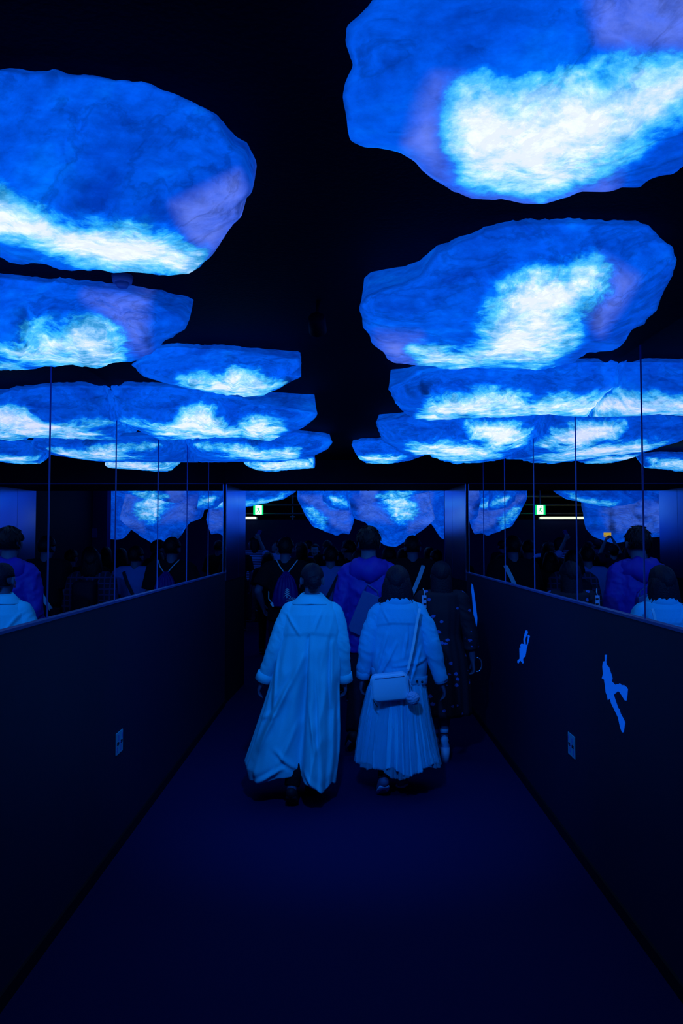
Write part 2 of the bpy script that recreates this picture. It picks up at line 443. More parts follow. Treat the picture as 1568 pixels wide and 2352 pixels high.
def shell(label, outline, hots, soft, viol=(), zt=0.82, zb=0.62, relief=0.03, n=240, rings_=48, seed=1, depth=None, thick=0.3, m=None, c0=None, group=None, bulge=0.04):
    """a moulded rock shell: its underside hangs zt..zb above the lens height; the back rises to the ceiling.
    depth: hanging boulders stand at this distance instead"""
    o = resample(outline, n)
    sz = np.ptp(o[:, 1]); cc = o.mean(0); dr_ = (o - cc) / np.hypot(*(o - cc).T)[:, None]
    o = o + dr_ * ((ridged(np.c_[o / (sz * 0.16), np.full(n, seed)], seed, 3) - 0.66) * (min(sz * 0.07, 16) if depth is None else 4))[:, None]
    c = np.array(c0, float) if c0 else o.mean(0)
    T = 1 - (1 - np.linspace(0, 1, rings_)) ** 1.25
    T = np.maximum(T, 1e-3)
    P = np.vstack([c + (o - c) * t for t in T])
    tt = np.repeat(T, n)
    ytop, ybot = o[:, 1].min(), o[:, 1].max()
    v = np.clip((P[:, 1] - ytop) / (ybot - ytop), 0, 1)
    D = rays(P)
    q = np.c_[P / (ybot - ytop) * 1.6, np.full(len(P), seed * 3.7)]
    if depth is not None: q = np.c_[P / 60.0, np.full(len(P), seed * 3.7)]
    rg = ridged(q + fbm(q * 1.3, seed, 3)[:, None] * 1.2, seed, 5)
    inner = 1 - tt ** 6
    if depth is None:
        z = zt + (zb - zt) * (v * v * (3 - 2 * v)) ** 0.8
        z = z - bulge * inner * np.sin(PI * np.clip(v, 0, 1)) + relief * (rg - 0.65) * (0.15 + inner)
        lam = z / D[:, 2]
    else:
        lam = (depth - thick * 0.45 * np.sqrt(np.clip(1 - tt ** 2, 0, 1)) + relief * (0.65 - rg) * 4 * (0.15 + inner)) / D[:, 1]
    W = D * lam[:, None]
    clampit = depth is None and np.abs(W[:, 0]).max() > 1.2
    if depth is None:
        lim = np.where(W[:, 0] > 0, XR - 0.006, -XL - 0.006)
        over = np.abs(W[:, 0]) > lim - (0.07 if clampit else 0.0) * (tt > 0.985)
        k = np.where(over, lim / np.maximum(np.abs(W[:, 0]), 1e-6), 1.0)
        W = W * k[:, None]
    W[:, 2] += CAMZ
    if depth is None: W[:, 2] = np.minimum(W[:, 2], CEIL - 0.008)
    if depth is not None: W[:, 2] = np.minimum(W[:, 2], CEIL2 - 0.003)
    # back
    Wb = W[-n:]; vb = v[-n:]; back = []
    for j, u in enumerate((0.35, 0.7, 1.0)):
        if depth is None:
            B = Wb.copy(); B[:, 1] += u * (0.03 + thick * vb); B[:, 2] = Wb[:, 2] + (CEIL - 0.004 - Wb[:, 2]) * (u ** 1.3)
            B[:, 0] = Wb[:, 0] + (Wb[:, 0].mean() - Wb[:, 0]) * 0.04 * u
            B[:, 0] = np.clip(B[:, 0], XL + 0.006, XR - 0.006)
        else:
            B = Wb.copy(); cen = Wb.mean(0); B[:, 1] += thick * u; B[:, [0, 2]] += (cen[[0, 2]] - Wb[:, [0, 2]]) * 0.25 * u * u
        back.append(B)
    V = np.vstack([W] + back)
    F = []
    R_ = rings_ + 3
    for i in range(R_ - 1):
        for j in range(n):
            a, b = i * n + j, i * n + (j + 1) % n; F.append((a, b, b + n, a + n))
    F.append(tuple(range(n - 1, -1, -1))); F.append(tuple(range((R_ - 1) * n, R_ * n)))
    cen = V.mean(0); cen[2] = V[:, 2].max()
    me = pydata(V - cen, F, 'rock_lantern')
    sd = np.full(len(P), -1e9)
    for h in hots: sd = np.maximum(sd, sdist(P, h))
    jag = (fbm(np.c_[P / (soft * 1.4), np.full(len(P), seed)], seed + 5, 4, 0.6) - 0.5) * soft * 0.9
    glow = 0.62 * sstep(sd + jag, -soft * 1.7, soft * 0.3) + 0.32 * sstep(sd + jag * 1.5, -soft * 0.1, soft * 1.6)
    glow = glow * (1.0 + 0.10 * sstep(sd, soft, soft * 3)) if len(hots) else glow * 0
    if m is not None: glow = glow * 0.80
    tint = np.zeros(len(P))
    for h in viol: tint = np.maximum(tint, sstep(sdist(P, h), -soft, soft))
    near = sstep(sd, -soft * 2.6, -soft * 0.3) * (1 - sstep(sd, -soft * 0.3, soft)) * (fbm(q * 0.8, seed + 9, 2) > 0.52)
    if m is not None: tint = tint * 0.5
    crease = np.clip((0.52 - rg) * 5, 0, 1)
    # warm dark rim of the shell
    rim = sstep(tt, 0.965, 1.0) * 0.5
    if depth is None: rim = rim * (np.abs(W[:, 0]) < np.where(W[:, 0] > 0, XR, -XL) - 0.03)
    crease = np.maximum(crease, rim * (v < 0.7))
    ext = lambda a, f: np.r_[a, np.tile(a[-n:] * f, 3)]
    put_attr(me, 'glow', ext(glow, 0.5)); put_attr(me, 'tint', ext(tint, 1)); put_attr(me, 'crease', ext(crease, 1))
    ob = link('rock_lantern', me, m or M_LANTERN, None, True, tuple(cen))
    return tag(ob, label, 'lantern', group or 'glowing rock lanterns on the ceiling')

shell('largest blue rock lantern, at top right, with a huge white patch',
    [(870,-20),(835,20),(800,60),(793,100),(812,150),(800,178),(790,205),(794,290),(802,325),(835,338),(875,336),(930,352),(965,370),(1000,410),(1050,437),(1110,458),(1190,457),(1250,471),(1300,452),(1350,438),(1385,442),(1430,425),(1465,432),(1500,412),(1550,405),(1568,385),(1660,350),(1720,200),(1680,0),(1500,-170),(1100,-170),(930,-80)],
    [[(1042,205),(1060,188),(1120,180),(1180,190),(1260,170),(1330,162),(1400,150),(1450,128),(1568,130),(1640,150),(1610,240),(1500,300),(1420,370),(1330,415),(1240,440),(1160,425),(1060,415),(1040,370),(1030,300),(1015,240)]],
    34, [[(1000,180),(1060,180),(1060,430),(1000,400),(940,330),(970,220)],[(1340,-60),(1600,-60),(1600,130),(1450,128),(1380,90)],[(1050,425),(1240,445),(1420,380),(1400,440),(1250,475),(1080,450)]], seed=3, n=300, rings_=60, c0=(1230,210), relief=0.05)
shell('big blue rock lantern at upper left, white band along its lower rim',
    [(-160,175),(0,163),(100,168),(200,176),(330,190),(400,213),(450,240),(490,262),(505,300),(530,335),(558,360),(566,400),(577,440),(550,470),(545,500),(500,550),(470,600),(440,630),(400,631),(260,624),(150,620),(100,606),(30,605),(0,595),(-120,590),(-300,400)],
    [[(-120,425),(0,434),(60,455),(100,470),(150,500),(215,512),(330,515),(380,545),(420,570),(462,585),(440,628),(330,626),(250,620),(120,592),(50,570),(0,550),(-120,540)]],
    26, [[(400,470),(545,400),(570,460),(470,600),(440,560)]], seed=8, n=300, rings_=60, relief=0.05)
shell('wide rock lantern at right with a slanting white band across it',
    [(820,705),(845,680),(920,655),(972,632),(983,600),(1010,580),(1060,550),(1120,530),(1160,515),(1300,513),(1400,516),(1482,516),(1500,532),(1540,568),(1556,595),(1535,650),(1500,720),(1470,748),(1450,755),(1430,790),(1410,808),(1360,813),(1300,835),(1240,848),(1180,852),(1120,846),(1050,850),(990,842),(910,835),(880,815),(860,800),(850,770),(830,740)],
    [[(1365,583),(1395,610),(1385,660),(1335,720),(1320,770),(1285,810),(1240,842),(1180,850),(1110,846),(1050,848),(985,840),(950,800),(1000,795),(1060,803),(1105,790),(1110,730),(1150,660),(1230,618),(1300,615)]],
    28, [[(870,770),(960,775),(980,838),(900,835)],[(1375,590),(1460,640),(1380,760),(1340,720)]], seed=12, n=300, rings_=60, relief=0.045, c0=(1200,690))
shell('rock lantern at left edge, below the biggest left one, with speckled white lower half',
    [(-200,640),(0,637),(80,642),(200,655),(290,667),(360,688),(375,702),(420,725),(431,742),(420,760),(385,780),(350,815),(310,830),(250,835),(220,848),(170,840),(110,840),(60,848),(0,850),(-100,850),(-300,760)],
    [[(60,760),(130,742),(200,738),(262,765),(282,800),(270,828),(220,845),(170,838),(100,838),(50,842),(0,845),(0,800)]],
    30, [[(200,680),(330,690),(330,800),(280,800),(250,740)]], seed=21, relief=0.04)
shell('narrow pointed rock lantern left of the dark ceiling strip, white streak below',
    [(300,838),(350,800),(400,797),(500,800),(600,812),(690,826),(694,838),(668,862),(694,864),(640,893),(600,910),(560,911),(500,905),(440,893),(380,880),(330,865)],
    [[(398,870),(440,860),(510,864),(530,846),(590,850),(610,876),(655,882),(600,908),(520,908),(460,895)]],
    13, seed=33, relief=0.035, zb=0.65, n=200, rings_=36)
MR = [(1413,832),(1413,882),(1362,922),(1342,955)]
shell('long rock lantern touching the right mirrors, just below the slanting-band lantern',
    [(892,890),(925,875),(955,850),(985,845),(1030,838),(1080,835),(1200,834),(1300,832),(1418,831),(1418,882),(1372,922),(1348,958),(1300,955),(1240,952),(1180,957),(1100,960),(1010,965),(960,965),(930,950),(905,920)],
    [[(1010,905),(1080,897),(1170,897),(1220,917),(1290,912),(1340,910),(1375,902),(1420,900),(1400,960),(1240,955),(1150,955),(1060,962),(1000,965),(960,950),(985,925)]],
    15, seed=41, relief=0.04, c0=(1150,900))
shell('broad rock lantern touching the right mirrors nearer the doorway, several white patches',
    [(862,968),(930,957),(1100,945),(1256,939),(1258,960),(1236,1000),(1190,1036),(1154,1056),(1100,1063),(1060,1065),(1010,1060),(985,1045),(930,1045),(880,1015)],
    [[(1072,968),(1168,966),(1222,985),(1205,1018),(1140,1034),(1085,1008)],[(935,1025),(1000,1012),(1060,1018),(1110,1028),(1145,1050),(1060,1062),(1010,1052),(960,1042)]],
    12, seed=47, relief=0.035, zb=0.62)
shell('small rock lantern just right of the dark ceiling strip, nearest the doorway',
    [(807,1020),(830,1012),(890,1011),(930,1030),(975,1046),(940,1058),(900,1065),(840,1064),(820,1050)],
    [[(825,1050),(870,1048),(930,1048),(900,1062),(845,1061)]], 7, seed=53, zb=0.69, relief=0.03, n=120, rings_=24)
shell('fan-shaped rock lantern touching the left mirrors, white patches along its underside',
    [(255,884),(350,886),(450,893),(530,908),(620,928),(729,948),(725,960),(690,985),(640,1003),(620,1013),(540,1005),(460,1008),(368,1012),(318,988),(264,964)],
    [[(285,966),(380,977),(420,942),(460,926),(495,940),(515,975),(560,990),(540,1005),(460,1008),(380,1002)],[(550,972),(600,955),(655,975),(640,1003),(600,1012),(560,1003)]],
    13, seed=61, relief=0.05, c0=(480,955))
shell('flat wide rock lantern right behind the fan-shaped one on the left',
    [(418,997),(520,1000),(620,1000),(680,993),(750,1002),(765,1015),(755,1030),(725,1045),(680,1055),(640,1062),(580,1060),(520,1062),(460,1062),(446,1056)],
    [[(450,1022),(545,1022),(600,1034),(690,1030),(680,1052),(580,1055),(500,1043)]], 9, seed=67, zb=0.655, relief=0.03, n=160, rings_=30)
shell('little bright rock lantern tucked under the flat wide one at left',
    [(552,1052),(600,1045),(700,1043),(724,1050),(723,1075),(680,1078),(620,1084),(590,1080),(565,1070)],
    [[(560,1062),(640,1058),(718,1056),(718,1074),(680,1076),(620,1082),(590,1078)]], 6, seed=71, zb=0.68, relief=0.02, n=120, rings_=24)

# hanging boulders in the room beyond
G2 = 'hanging rock lanterns in the room beyond'
def boulder(label, outline, hots, soft, depth, seed, viol=(), thick=0.6):
    return shell(label, outline, hots, soft, viol, depth=depth, thick=thick, relief=0.06, n=160, rings_=34, seed=seed, m=M_ROCK, group=G2)
boulder('tall hanging boulder lantern in the room beyond, its tip behind the hooded person',
    [(800,1040),(797,1130),(801,1150),(812,1190),(840,1200),(860,1230),(880,1253),(908,1258),(950,1232),(985,1205),(1000,1190),(995,1175),(985,1130),(985,1040)],
    [[(860,1145),(905,1130),(940,1125),(950,1150),(960,1180),(930,1200),(905,1190),(880,1165)]], 12, 13.0, 81,
    viol=[[(930,1120),(1000,1120),(1000,1200),(940,1220)],[(815,1140),(880,1160),(900,1200),(830,1190)]])
boulder('darker hanging boulder lantern beside the right jamb, behind the tall one',
    [(935,1040),(945,1130),(965,1170),(990,1200),(1015,1238),(1045,1240),(1075,1150),(1075,1040)],
    [], 12, 13.9, 83, viol=[[(950,1135),(990,1135),(985,1175),(955,1160)]])
boulder('slanting hanging boulder lantern in the middle of the doorway, left of the tall one',
    [(672,1040),(683,1148),(700,1180),(718,1210),(750,1222),(775,1232),(785,1224),(802,1228),(813,1195),(803,1150),(795,1040)],
    [[(700,1165),(720,1168),(750,1190),(745,1212),(728,1208)],[(745,1150),(785,1145),(800,1165),(760,1165)]], 8, 13.6, 87,
    viol=[[(690,1140),(740,1140),(760,1170),(800,1170),(805,1220),(770,1210)]])
boulder('small boulder lantern with bright centre overlapping the slanting one',
    [(738,1040),(741,1150),(760,1166),(782,1170),(802,1173),(799,1140),(800,1040)], [[(752,1142),(785,1138),(795,1160),(765,1158)]], 7, 12.3, 101, thick=0.3)
boulder('boulder lantern under the header in front of the tall one, pale lower edge',
    [(822,1040),(826,1146),(840,1155),(868,1154),(885,1147),(930,1143),(975,1132),(1008,1120),(1012,1040)], [[(865,1140),(890,1130),(960,1125),(930,1142),(885,1147)]], 6, 12.2, 103, thick=0.3, viol=[[(825,1110),(870,1110),(860,1160),(825,1150)]])
boulder('bowl-shaped rock lantern above the exit sign',
    [(440,1040),(452,1120),(500,1156),(562,1167),(585,1160),(610,1156),(650,1146),(677,1131),(700,1100),(700,1040)],
    [[(540,1150),(600,1152),(650,1136),(665,1130),(640,1150),(600,1160),(550,1162)]], 7, 11.2, 91)
def P_(X, z, Y): # a point of the place seen from the lens, as a pixel
    s = FOC / Y
    return (795 + X * s, 1240 - (z - CAMZ) * s)
def wb(pts, Y): return [P_(x, z, Y) for x, z in pts]
boulder('broad slab rock lantern left of the doorway, seen in the right mirrors',
    wb([(-4.2,3.3),(-4.1,2.2),(-3.5,1.80),(-3.0,1.72),(-2.6,1.66),(-2.25,1.78),(-2.1,1.95),(-2.02,2.35),(-2.0,3.3)], 13.5),
    [], 10, 13.5, 95, viol=[wb([(-3.9,2.4),(-2.8,2.5),(-2.3,2.3),(-2.5,1.9),(-3.5,1.9)], 13.5)])
boulder('shallow rock lantern hidden left of the doorway, seen in the right mirrors above the slab',
    wb([(-3.6,3.3),(-3.5,2.45),(-3.0,2.3),(-2.4,2.34),(-1.9,2.45),(-1.6,2.6),(-1.5,3.3)], 10.2),
    [wb([(-2.9,2.36),(-2.4,2.38),(-2.0,2.47),(-2.3,2.52),(-2.9,2.45)], 10.2)], 7, 10.2, 97)

# ------------------------------------------------------------------ exit sign, pipes, strip lamp
sg = thing('exit_sign', 'small lit green and white exit sign with running figure above the far wall', 'sign', tuple(at_y(592.5, 1171, 16.9)))
M_GREEN = emit('sign green', (0.0, 0.62, 0.14), 1.4, (0, 0.3, 0.1)); M_WHITE = emit('sign white', (1.0, 1.0, 0.96), 1.6)
MB().box((0, 0.03, 0), (0.235, 0.06, 0.235)).build('sign_box', M_GREEN, sg, False)
MB().box((0.012, -0.004, -0.004), (0.155, 0.008, 0.21)).build('sign_face', M_WHITE, sg, False)
MB().box((0, 0.04, 0.36), (0.02, 0.02, 0.5)).build('hanger', M_STEEL, sg, False)
rf = MB()
rf.ell((-0.01, -0.011, 0.070), (0.014, 0.003, 0.014))
rf.tube([(-0.005, -0.011, 0.05), (0.012, -0.011, 0.0)], [(0.014, 0.003), (0.013, 0.003)], 8, (0, 1, 0))
rf.tube([(-0.004, -0.011, 0.045), (-0.035, -0.011, 0.03), (-0.045, -0.011, 0.005)], [(0.006, 0.003)] * 3, 8)
rf.tube([(0.0, -0.011, 0.045), (0.03, -0.011, 0.02), (0.048, -0.011, 0.034)], [(0.006, 0.003)] * 3, 8)
rf.tube([(0.012, -0.011, 0.0), (-0.006, -0.011, -0.04), (-0.040, -0.011, -0.062)], [(0.009, 0.003)] * 3, 8)
rf.tube([(0.012, -0.011, 0.0), (0.04, -0.011, -0.03), (0.043, -0.011, -0.085)], [(0.009, 0.003)] * 3, 8)
rf.build('running_figure', M_GREEN, sg)
for zz, r_, yy, nm in ((2.62, 0.03, 17.6, 'upper horizontal pipe above the far wall'), (2.40, 0.022, 17.7, 'middle horizontal pipe above the far wall, just below the exit sign'), (2.86, 0.05, 17.9, 'thick top pipe above the far wall')):
    p = MB().tube([(-8.5, yy, zz), (3.6, yy, zz)], [r_, r_], 14).build('ceiling_pipe', M_STEEL); tag(p, nm, 'pipe', 'pipes over the far wall')
rack = thing('pipe_hanger', 'small steel hanger bracket right of the exit sign holding the pipes', 'bracket', tuple(at_y(672, 1178, 17.75)))
MB().box((0, 0.03, 0.15), (0.03, 0.03, 1.1)).build('rod', M_STEEL, rack, False)
MB().box((0, -0.03, -0.10), (0.12, 0.1, 0.03)).build('clamp', M_STEEL, rack, False)
tb = thing('strip_lamp', 'pale green-white strip lamp on the far wall, below the exit sign', 'lamp', (-3.27, 17.34, 2.285))
MB().tube([(-0.98, 0, 0), (1.0, 0, 0)], [0.026, 0.026], 12, round_ends=True).build('tube', emit('tube light', (0.80, 1.0, 0.62), 1.5), tb)
MB().box((0.0, 0.045, -0.012), (2.1, 0.04, 0.066)).build('housing', M_STEEL, tb, False)
wl2 = thing('work_light', 'small warm light above the far wall shining on the pipes', 'lamp', (-4.6, 17.3, 2.9))
MB().box((0, 0, 0.07), (0.3, 0.06, 0.14)).build('housing', M_BLACK, wl2, False)
MB().box((0, 0.0, -0.012), (0.28, 0.05, 0.02)).build('lens', emit('warm work light', (1.0, 0.75, 0.35), 25.0), wl2, False)

# ------------------------------------------------------------------ small fixtures
sf = thing('fill_spotlight', 'small black ceiling spotlight added as fill light for the people, pointing along the corridor', 'spotlight', (-0.10, 2.45, CEIL))  # made-up fixture that houses the added fill lamp
q_ = SPOT.rotation_euler.to_matrix(); dv = q_ @ Vector((0, 0, -1)); pl_ = Vector((0, 0, 2.47 - CEIL))
MB().tube([pl_ - dv * 0.07, pl_ - dv * 0.065, pl_ - dv * 0.008], [0.026, 0.030, 0.032], 24).build('housing', M_BLACK, sf)
MB().tube([(0, 0, 0), pl_ - dv * 0.04], [0.008, 0.008], 10).build('stem', M_BLACK, sf)
SPOT.parent = sf; SPOT.location = pl_
M_PLATE = mat('pale plastic', (0.04, 0.50, 0.80), rough=0.4, scale=30, bump=0.02, vary=0.05)
M_SLOT = mat('outlet slot', (0.004, 0.010, 0.03), rough=0.6)
def outlet(px, py, X, label):
    c = at_x(px, py, X); s_ = 1 if X > 0 else -1
    o = thing('wall_outlet', label, 'outlet', (X - s_ * 0.001, c.y, c.z), group='outlets low on the side walls')
    bevel(MB().box((-s_ * 0.003, 0, 0), (0.006, 0.116, 0.122)).build('plate', M_PLATE, o, False), 0.002)
    for dy in (-0.030, 0.030):
        MB().box((-s_ * 0.007, dy, 0.0), (0.003, 0.026, 0.016)).build('socket', M_SLOT, o, False)
        MB().box((-s_ * 0.007, dy + 0.012, 0.030), (0.003, 0.007, 0.030)).build('slot', M_JOINT, o, False)
        MB().box((-s_ * 0.007, dy - 0.012, -0.030), (0.003, 0.007, 0.030)).build('slot', M_JOINT, o, False)
    MB().box((-s_ * 0.007, 0, 0), (0.003, 0.05, 0.008)).build('slot', M_JOINT, o, False)
outlet(272, 1705, XL, 'pale square wall outlet low on the left wall')
outlet(1314, 1712, XR, 'pale square wall outlet low on the right wall below the stickers')

M_DECAL = emit('glowing sticker film', (0.0, 0.055, 0.5), 0.8, (0.04, 0.4, 1.0))  # blue glow put into the colour, standing in for light on these shapes
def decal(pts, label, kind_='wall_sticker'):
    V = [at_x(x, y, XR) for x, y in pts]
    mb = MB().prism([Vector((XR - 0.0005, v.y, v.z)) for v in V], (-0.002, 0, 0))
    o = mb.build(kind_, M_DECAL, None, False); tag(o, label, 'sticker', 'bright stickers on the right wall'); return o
def zp(x0, y0, k, pts): return [(x0 + x / k, y0 + y / k) for x, y in pts]
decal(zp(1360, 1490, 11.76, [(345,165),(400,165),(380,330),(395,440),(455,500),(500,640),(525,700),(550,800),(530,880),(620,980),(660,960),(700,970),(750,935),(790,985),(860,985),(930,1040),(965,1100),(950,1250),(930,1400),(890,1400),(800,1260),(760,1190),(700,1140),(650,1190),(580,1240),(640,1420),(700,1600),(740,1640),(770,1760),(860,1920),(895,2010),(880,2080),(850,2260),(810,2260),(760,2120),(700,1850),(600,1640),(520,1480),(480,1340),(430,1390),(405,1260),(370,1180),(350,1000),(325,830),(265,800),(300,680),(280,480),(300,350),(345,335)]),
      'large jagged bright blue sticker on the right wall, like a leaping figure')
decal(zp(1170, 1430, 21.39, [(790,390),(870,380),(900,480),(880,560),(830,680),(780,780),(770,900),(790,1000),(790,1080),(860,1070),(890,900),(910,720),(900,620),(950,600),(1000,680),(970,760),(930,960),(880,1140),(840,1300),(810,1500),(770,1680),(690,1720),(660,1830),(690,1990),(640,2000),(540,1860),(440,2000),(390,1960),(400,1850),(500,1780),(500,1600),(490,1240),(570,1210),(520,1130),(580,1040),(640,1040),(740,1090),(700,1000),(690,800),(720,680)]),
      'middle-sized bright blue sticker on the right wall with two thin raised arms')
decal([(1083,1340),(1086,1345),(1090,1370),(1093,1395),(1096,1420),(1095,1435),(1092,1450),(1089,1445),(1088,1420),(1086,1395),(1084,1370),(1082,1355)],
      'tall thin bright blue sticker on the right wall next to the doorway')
det = thing('smoke_detector', 'small pale round smoke detector on the ceiling behind the big upper left lantern', 'detector', tuple(at_z(281, 634, CEIL)))
M_DET = mat('detector plastic', (0.25, 0.35, 0.6), rough=0.5)
MB().tube([(0, 0, 0), (0, 0, -0.022)], [0.034, 0.030], 24).build('base', M_DET, det)
MB().tube([(0, 0, -0.022), (0, 0, -0.036)], [0.022, 0.017], 24).build('sensor_head', M_DET, det)
for px in (745, 845):
    o = MB().tube([(0, 0, 0), (0, 0, -0.006), (0, 0, -0.012)], [0.022, 0.020, 0.010], 16).build('sprinkler_head', M_RAIL, None, True, tuple(at_z(px, 1125.5, DOOR)))
    tag(o, 'tiny ceiling sprinkler under the door header, %s one' % ('left' if px < 800 else 'right'), 'sprinkler', 'sprinklers under the header')
# ================================================================== PEOPLE
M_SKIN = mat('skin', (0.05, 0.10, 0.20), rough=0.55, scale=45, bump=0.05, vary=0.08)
M_SKIN_W = mat('skin warm', (0.46, 0.36, 0.34), rough=0.55, scale=45, bump=0.05, vary=0.08)
M_HAIR = mat('black hair', (0.002, 0.004, 0.010), rough=0.42, scale=120, bump=0.5, vary=0.4, spec=0.2)
M_HAIR_B = mat('dark brown hair', (0.002, 0.006, 0.022), rough=0.50, scale=120, bump=0.5, vary=0.4, spec=0.2)
M_EYE = mat('eye white', (0.5, 0.55, 0.7), rough=0.2)
M_LIP = mat('lips', (0.25, 0.10, 0.16), rough=0.45)

def head_frame(H, joints, yaw, pitch, roll=0):
    c = joints['head']; return Matrix.Translation(c) @ Euler((pitch, roll, yaw), 'YXZ').to_matrix().to_4x4() @ Matrix.Scale(H / 1.6, 4)

def std_joints(H, arms=None, legs=None, lean=0.0):
    J = {}
    def p(x, y, z): return Vector((x * H, y * H, z * H))
    for s, k in ((-1, 'L'), (1, 'R')):
        J['shoulder' + k] = p(s * 0.108, 0, 0.812)
        J['elbow' + k] = p(s * 0.140, -0.015, 0.635)
        J['wrist' + k] = p(s * 0.135, 0.030, 0.485)
        J['hip' + k] = p(s * 0.052, 0, 0.515)
        J['knee' + k] = p(s * 0.055, 0.008, 0.285)
        J['ankle' + k] = p(s * 0.056, -0.010, 0.045)
        J['toe' + k] = p(s * 0.066, 0.090, 0.015)
    J['pelvis'] = p(0, 0, 0.53); J['waist'] = p(0, 0.005, 0.625); J['chest'] = p(0, 0.0, 0.735)
    J['neck'] = p(0, -0.008, 0.845); J['head'] = p(0, 0.010, 0.925)
    for d in (arms, legs):
        if d:
            for k, v in d.items(): J[k] = Vector(v)
    return J

def add_hand(mb, wrist, elbow, s, curl=0.5, sc=1.0, palm_n=None, fwd=None):
    """palm, four unequal bent fingers and a side thumb; s=-1 left, +1 right"""
    d = (wrist - elbow).normalized() if fwd is None else Vector(fwd).normalized()
    nrm = Vector(palm_n) if palm_n is not None else Vector((-s, 0, 0))   # palm faces this way
    nrm = (nrm - d * nrm.dot(d)).normalized(); side = d.cross(nrm).normalized()
    if side.y < 0 and palm_n is None: side = -side                       # thumb side points forward
    L = 0.085 * sc
    pc = wrist + d * L * 0.5
    mb.tube([wrist - d * 0.02, wrist + d * L * 0.25, wrist + d * L * 0.75, wrist + d * L], [(0.024 * sc, 0.017 * sc), (0.033 * sc, 0.016 * sc), (0.040 * sc, 0.014 * sc), (0.038 * sc, 0.012 * sc)], 14, nrm, round_ends=True)
    for i, (off, ln) in enumerate(((0.029, 0.068), (0.010, 0.076), (-0.010, 0.070), (-0.028, 0.055))):
        b = wrist + d * L * 0.94 + side * off * sc; ang = 0.0; pts = [b - d * 0.012]; p_ = b; pts.append(p_)
        for k, fr in enumerate((0.45, 0.32, 0.23)):
            ang += curl * (0.55, 0.8, 0.6)[k] + 0.04 * i
            dd = d * math.cos(ang) + nrm * math.sin(ang); p_ = p_ + dd * ln * sc * fr; pts.append(p_)
        mb.tube(pts, [0.0095 * sc, 0.0095 * sc, 0.0088 * sc, 0.0080 * sc, 0.0070 * sc], 10, side, round_ends=True)
    t0 = wrist + d * L * 0.22 + side * 0.022 * sc
    t1 = t0 + (side * 0.75 + d * 0.65 + nrm * 0.15).normalized() * 0.036 * sc
    t2 = t1 + (side * 0.25 + d * 0.9 + nrm * 0.35).normalized() * 0.028 * sc
    t3 = t2 + (d * 0.9 + nrm * 0.45).normalized() * 0.020 * sc
    mb.tube([t0, t1, t2, t3], [0.014 * sc, 0.012 * sc, 0.010 * sc, 0.0085 * sc], 10, nrm, round_ends=True)

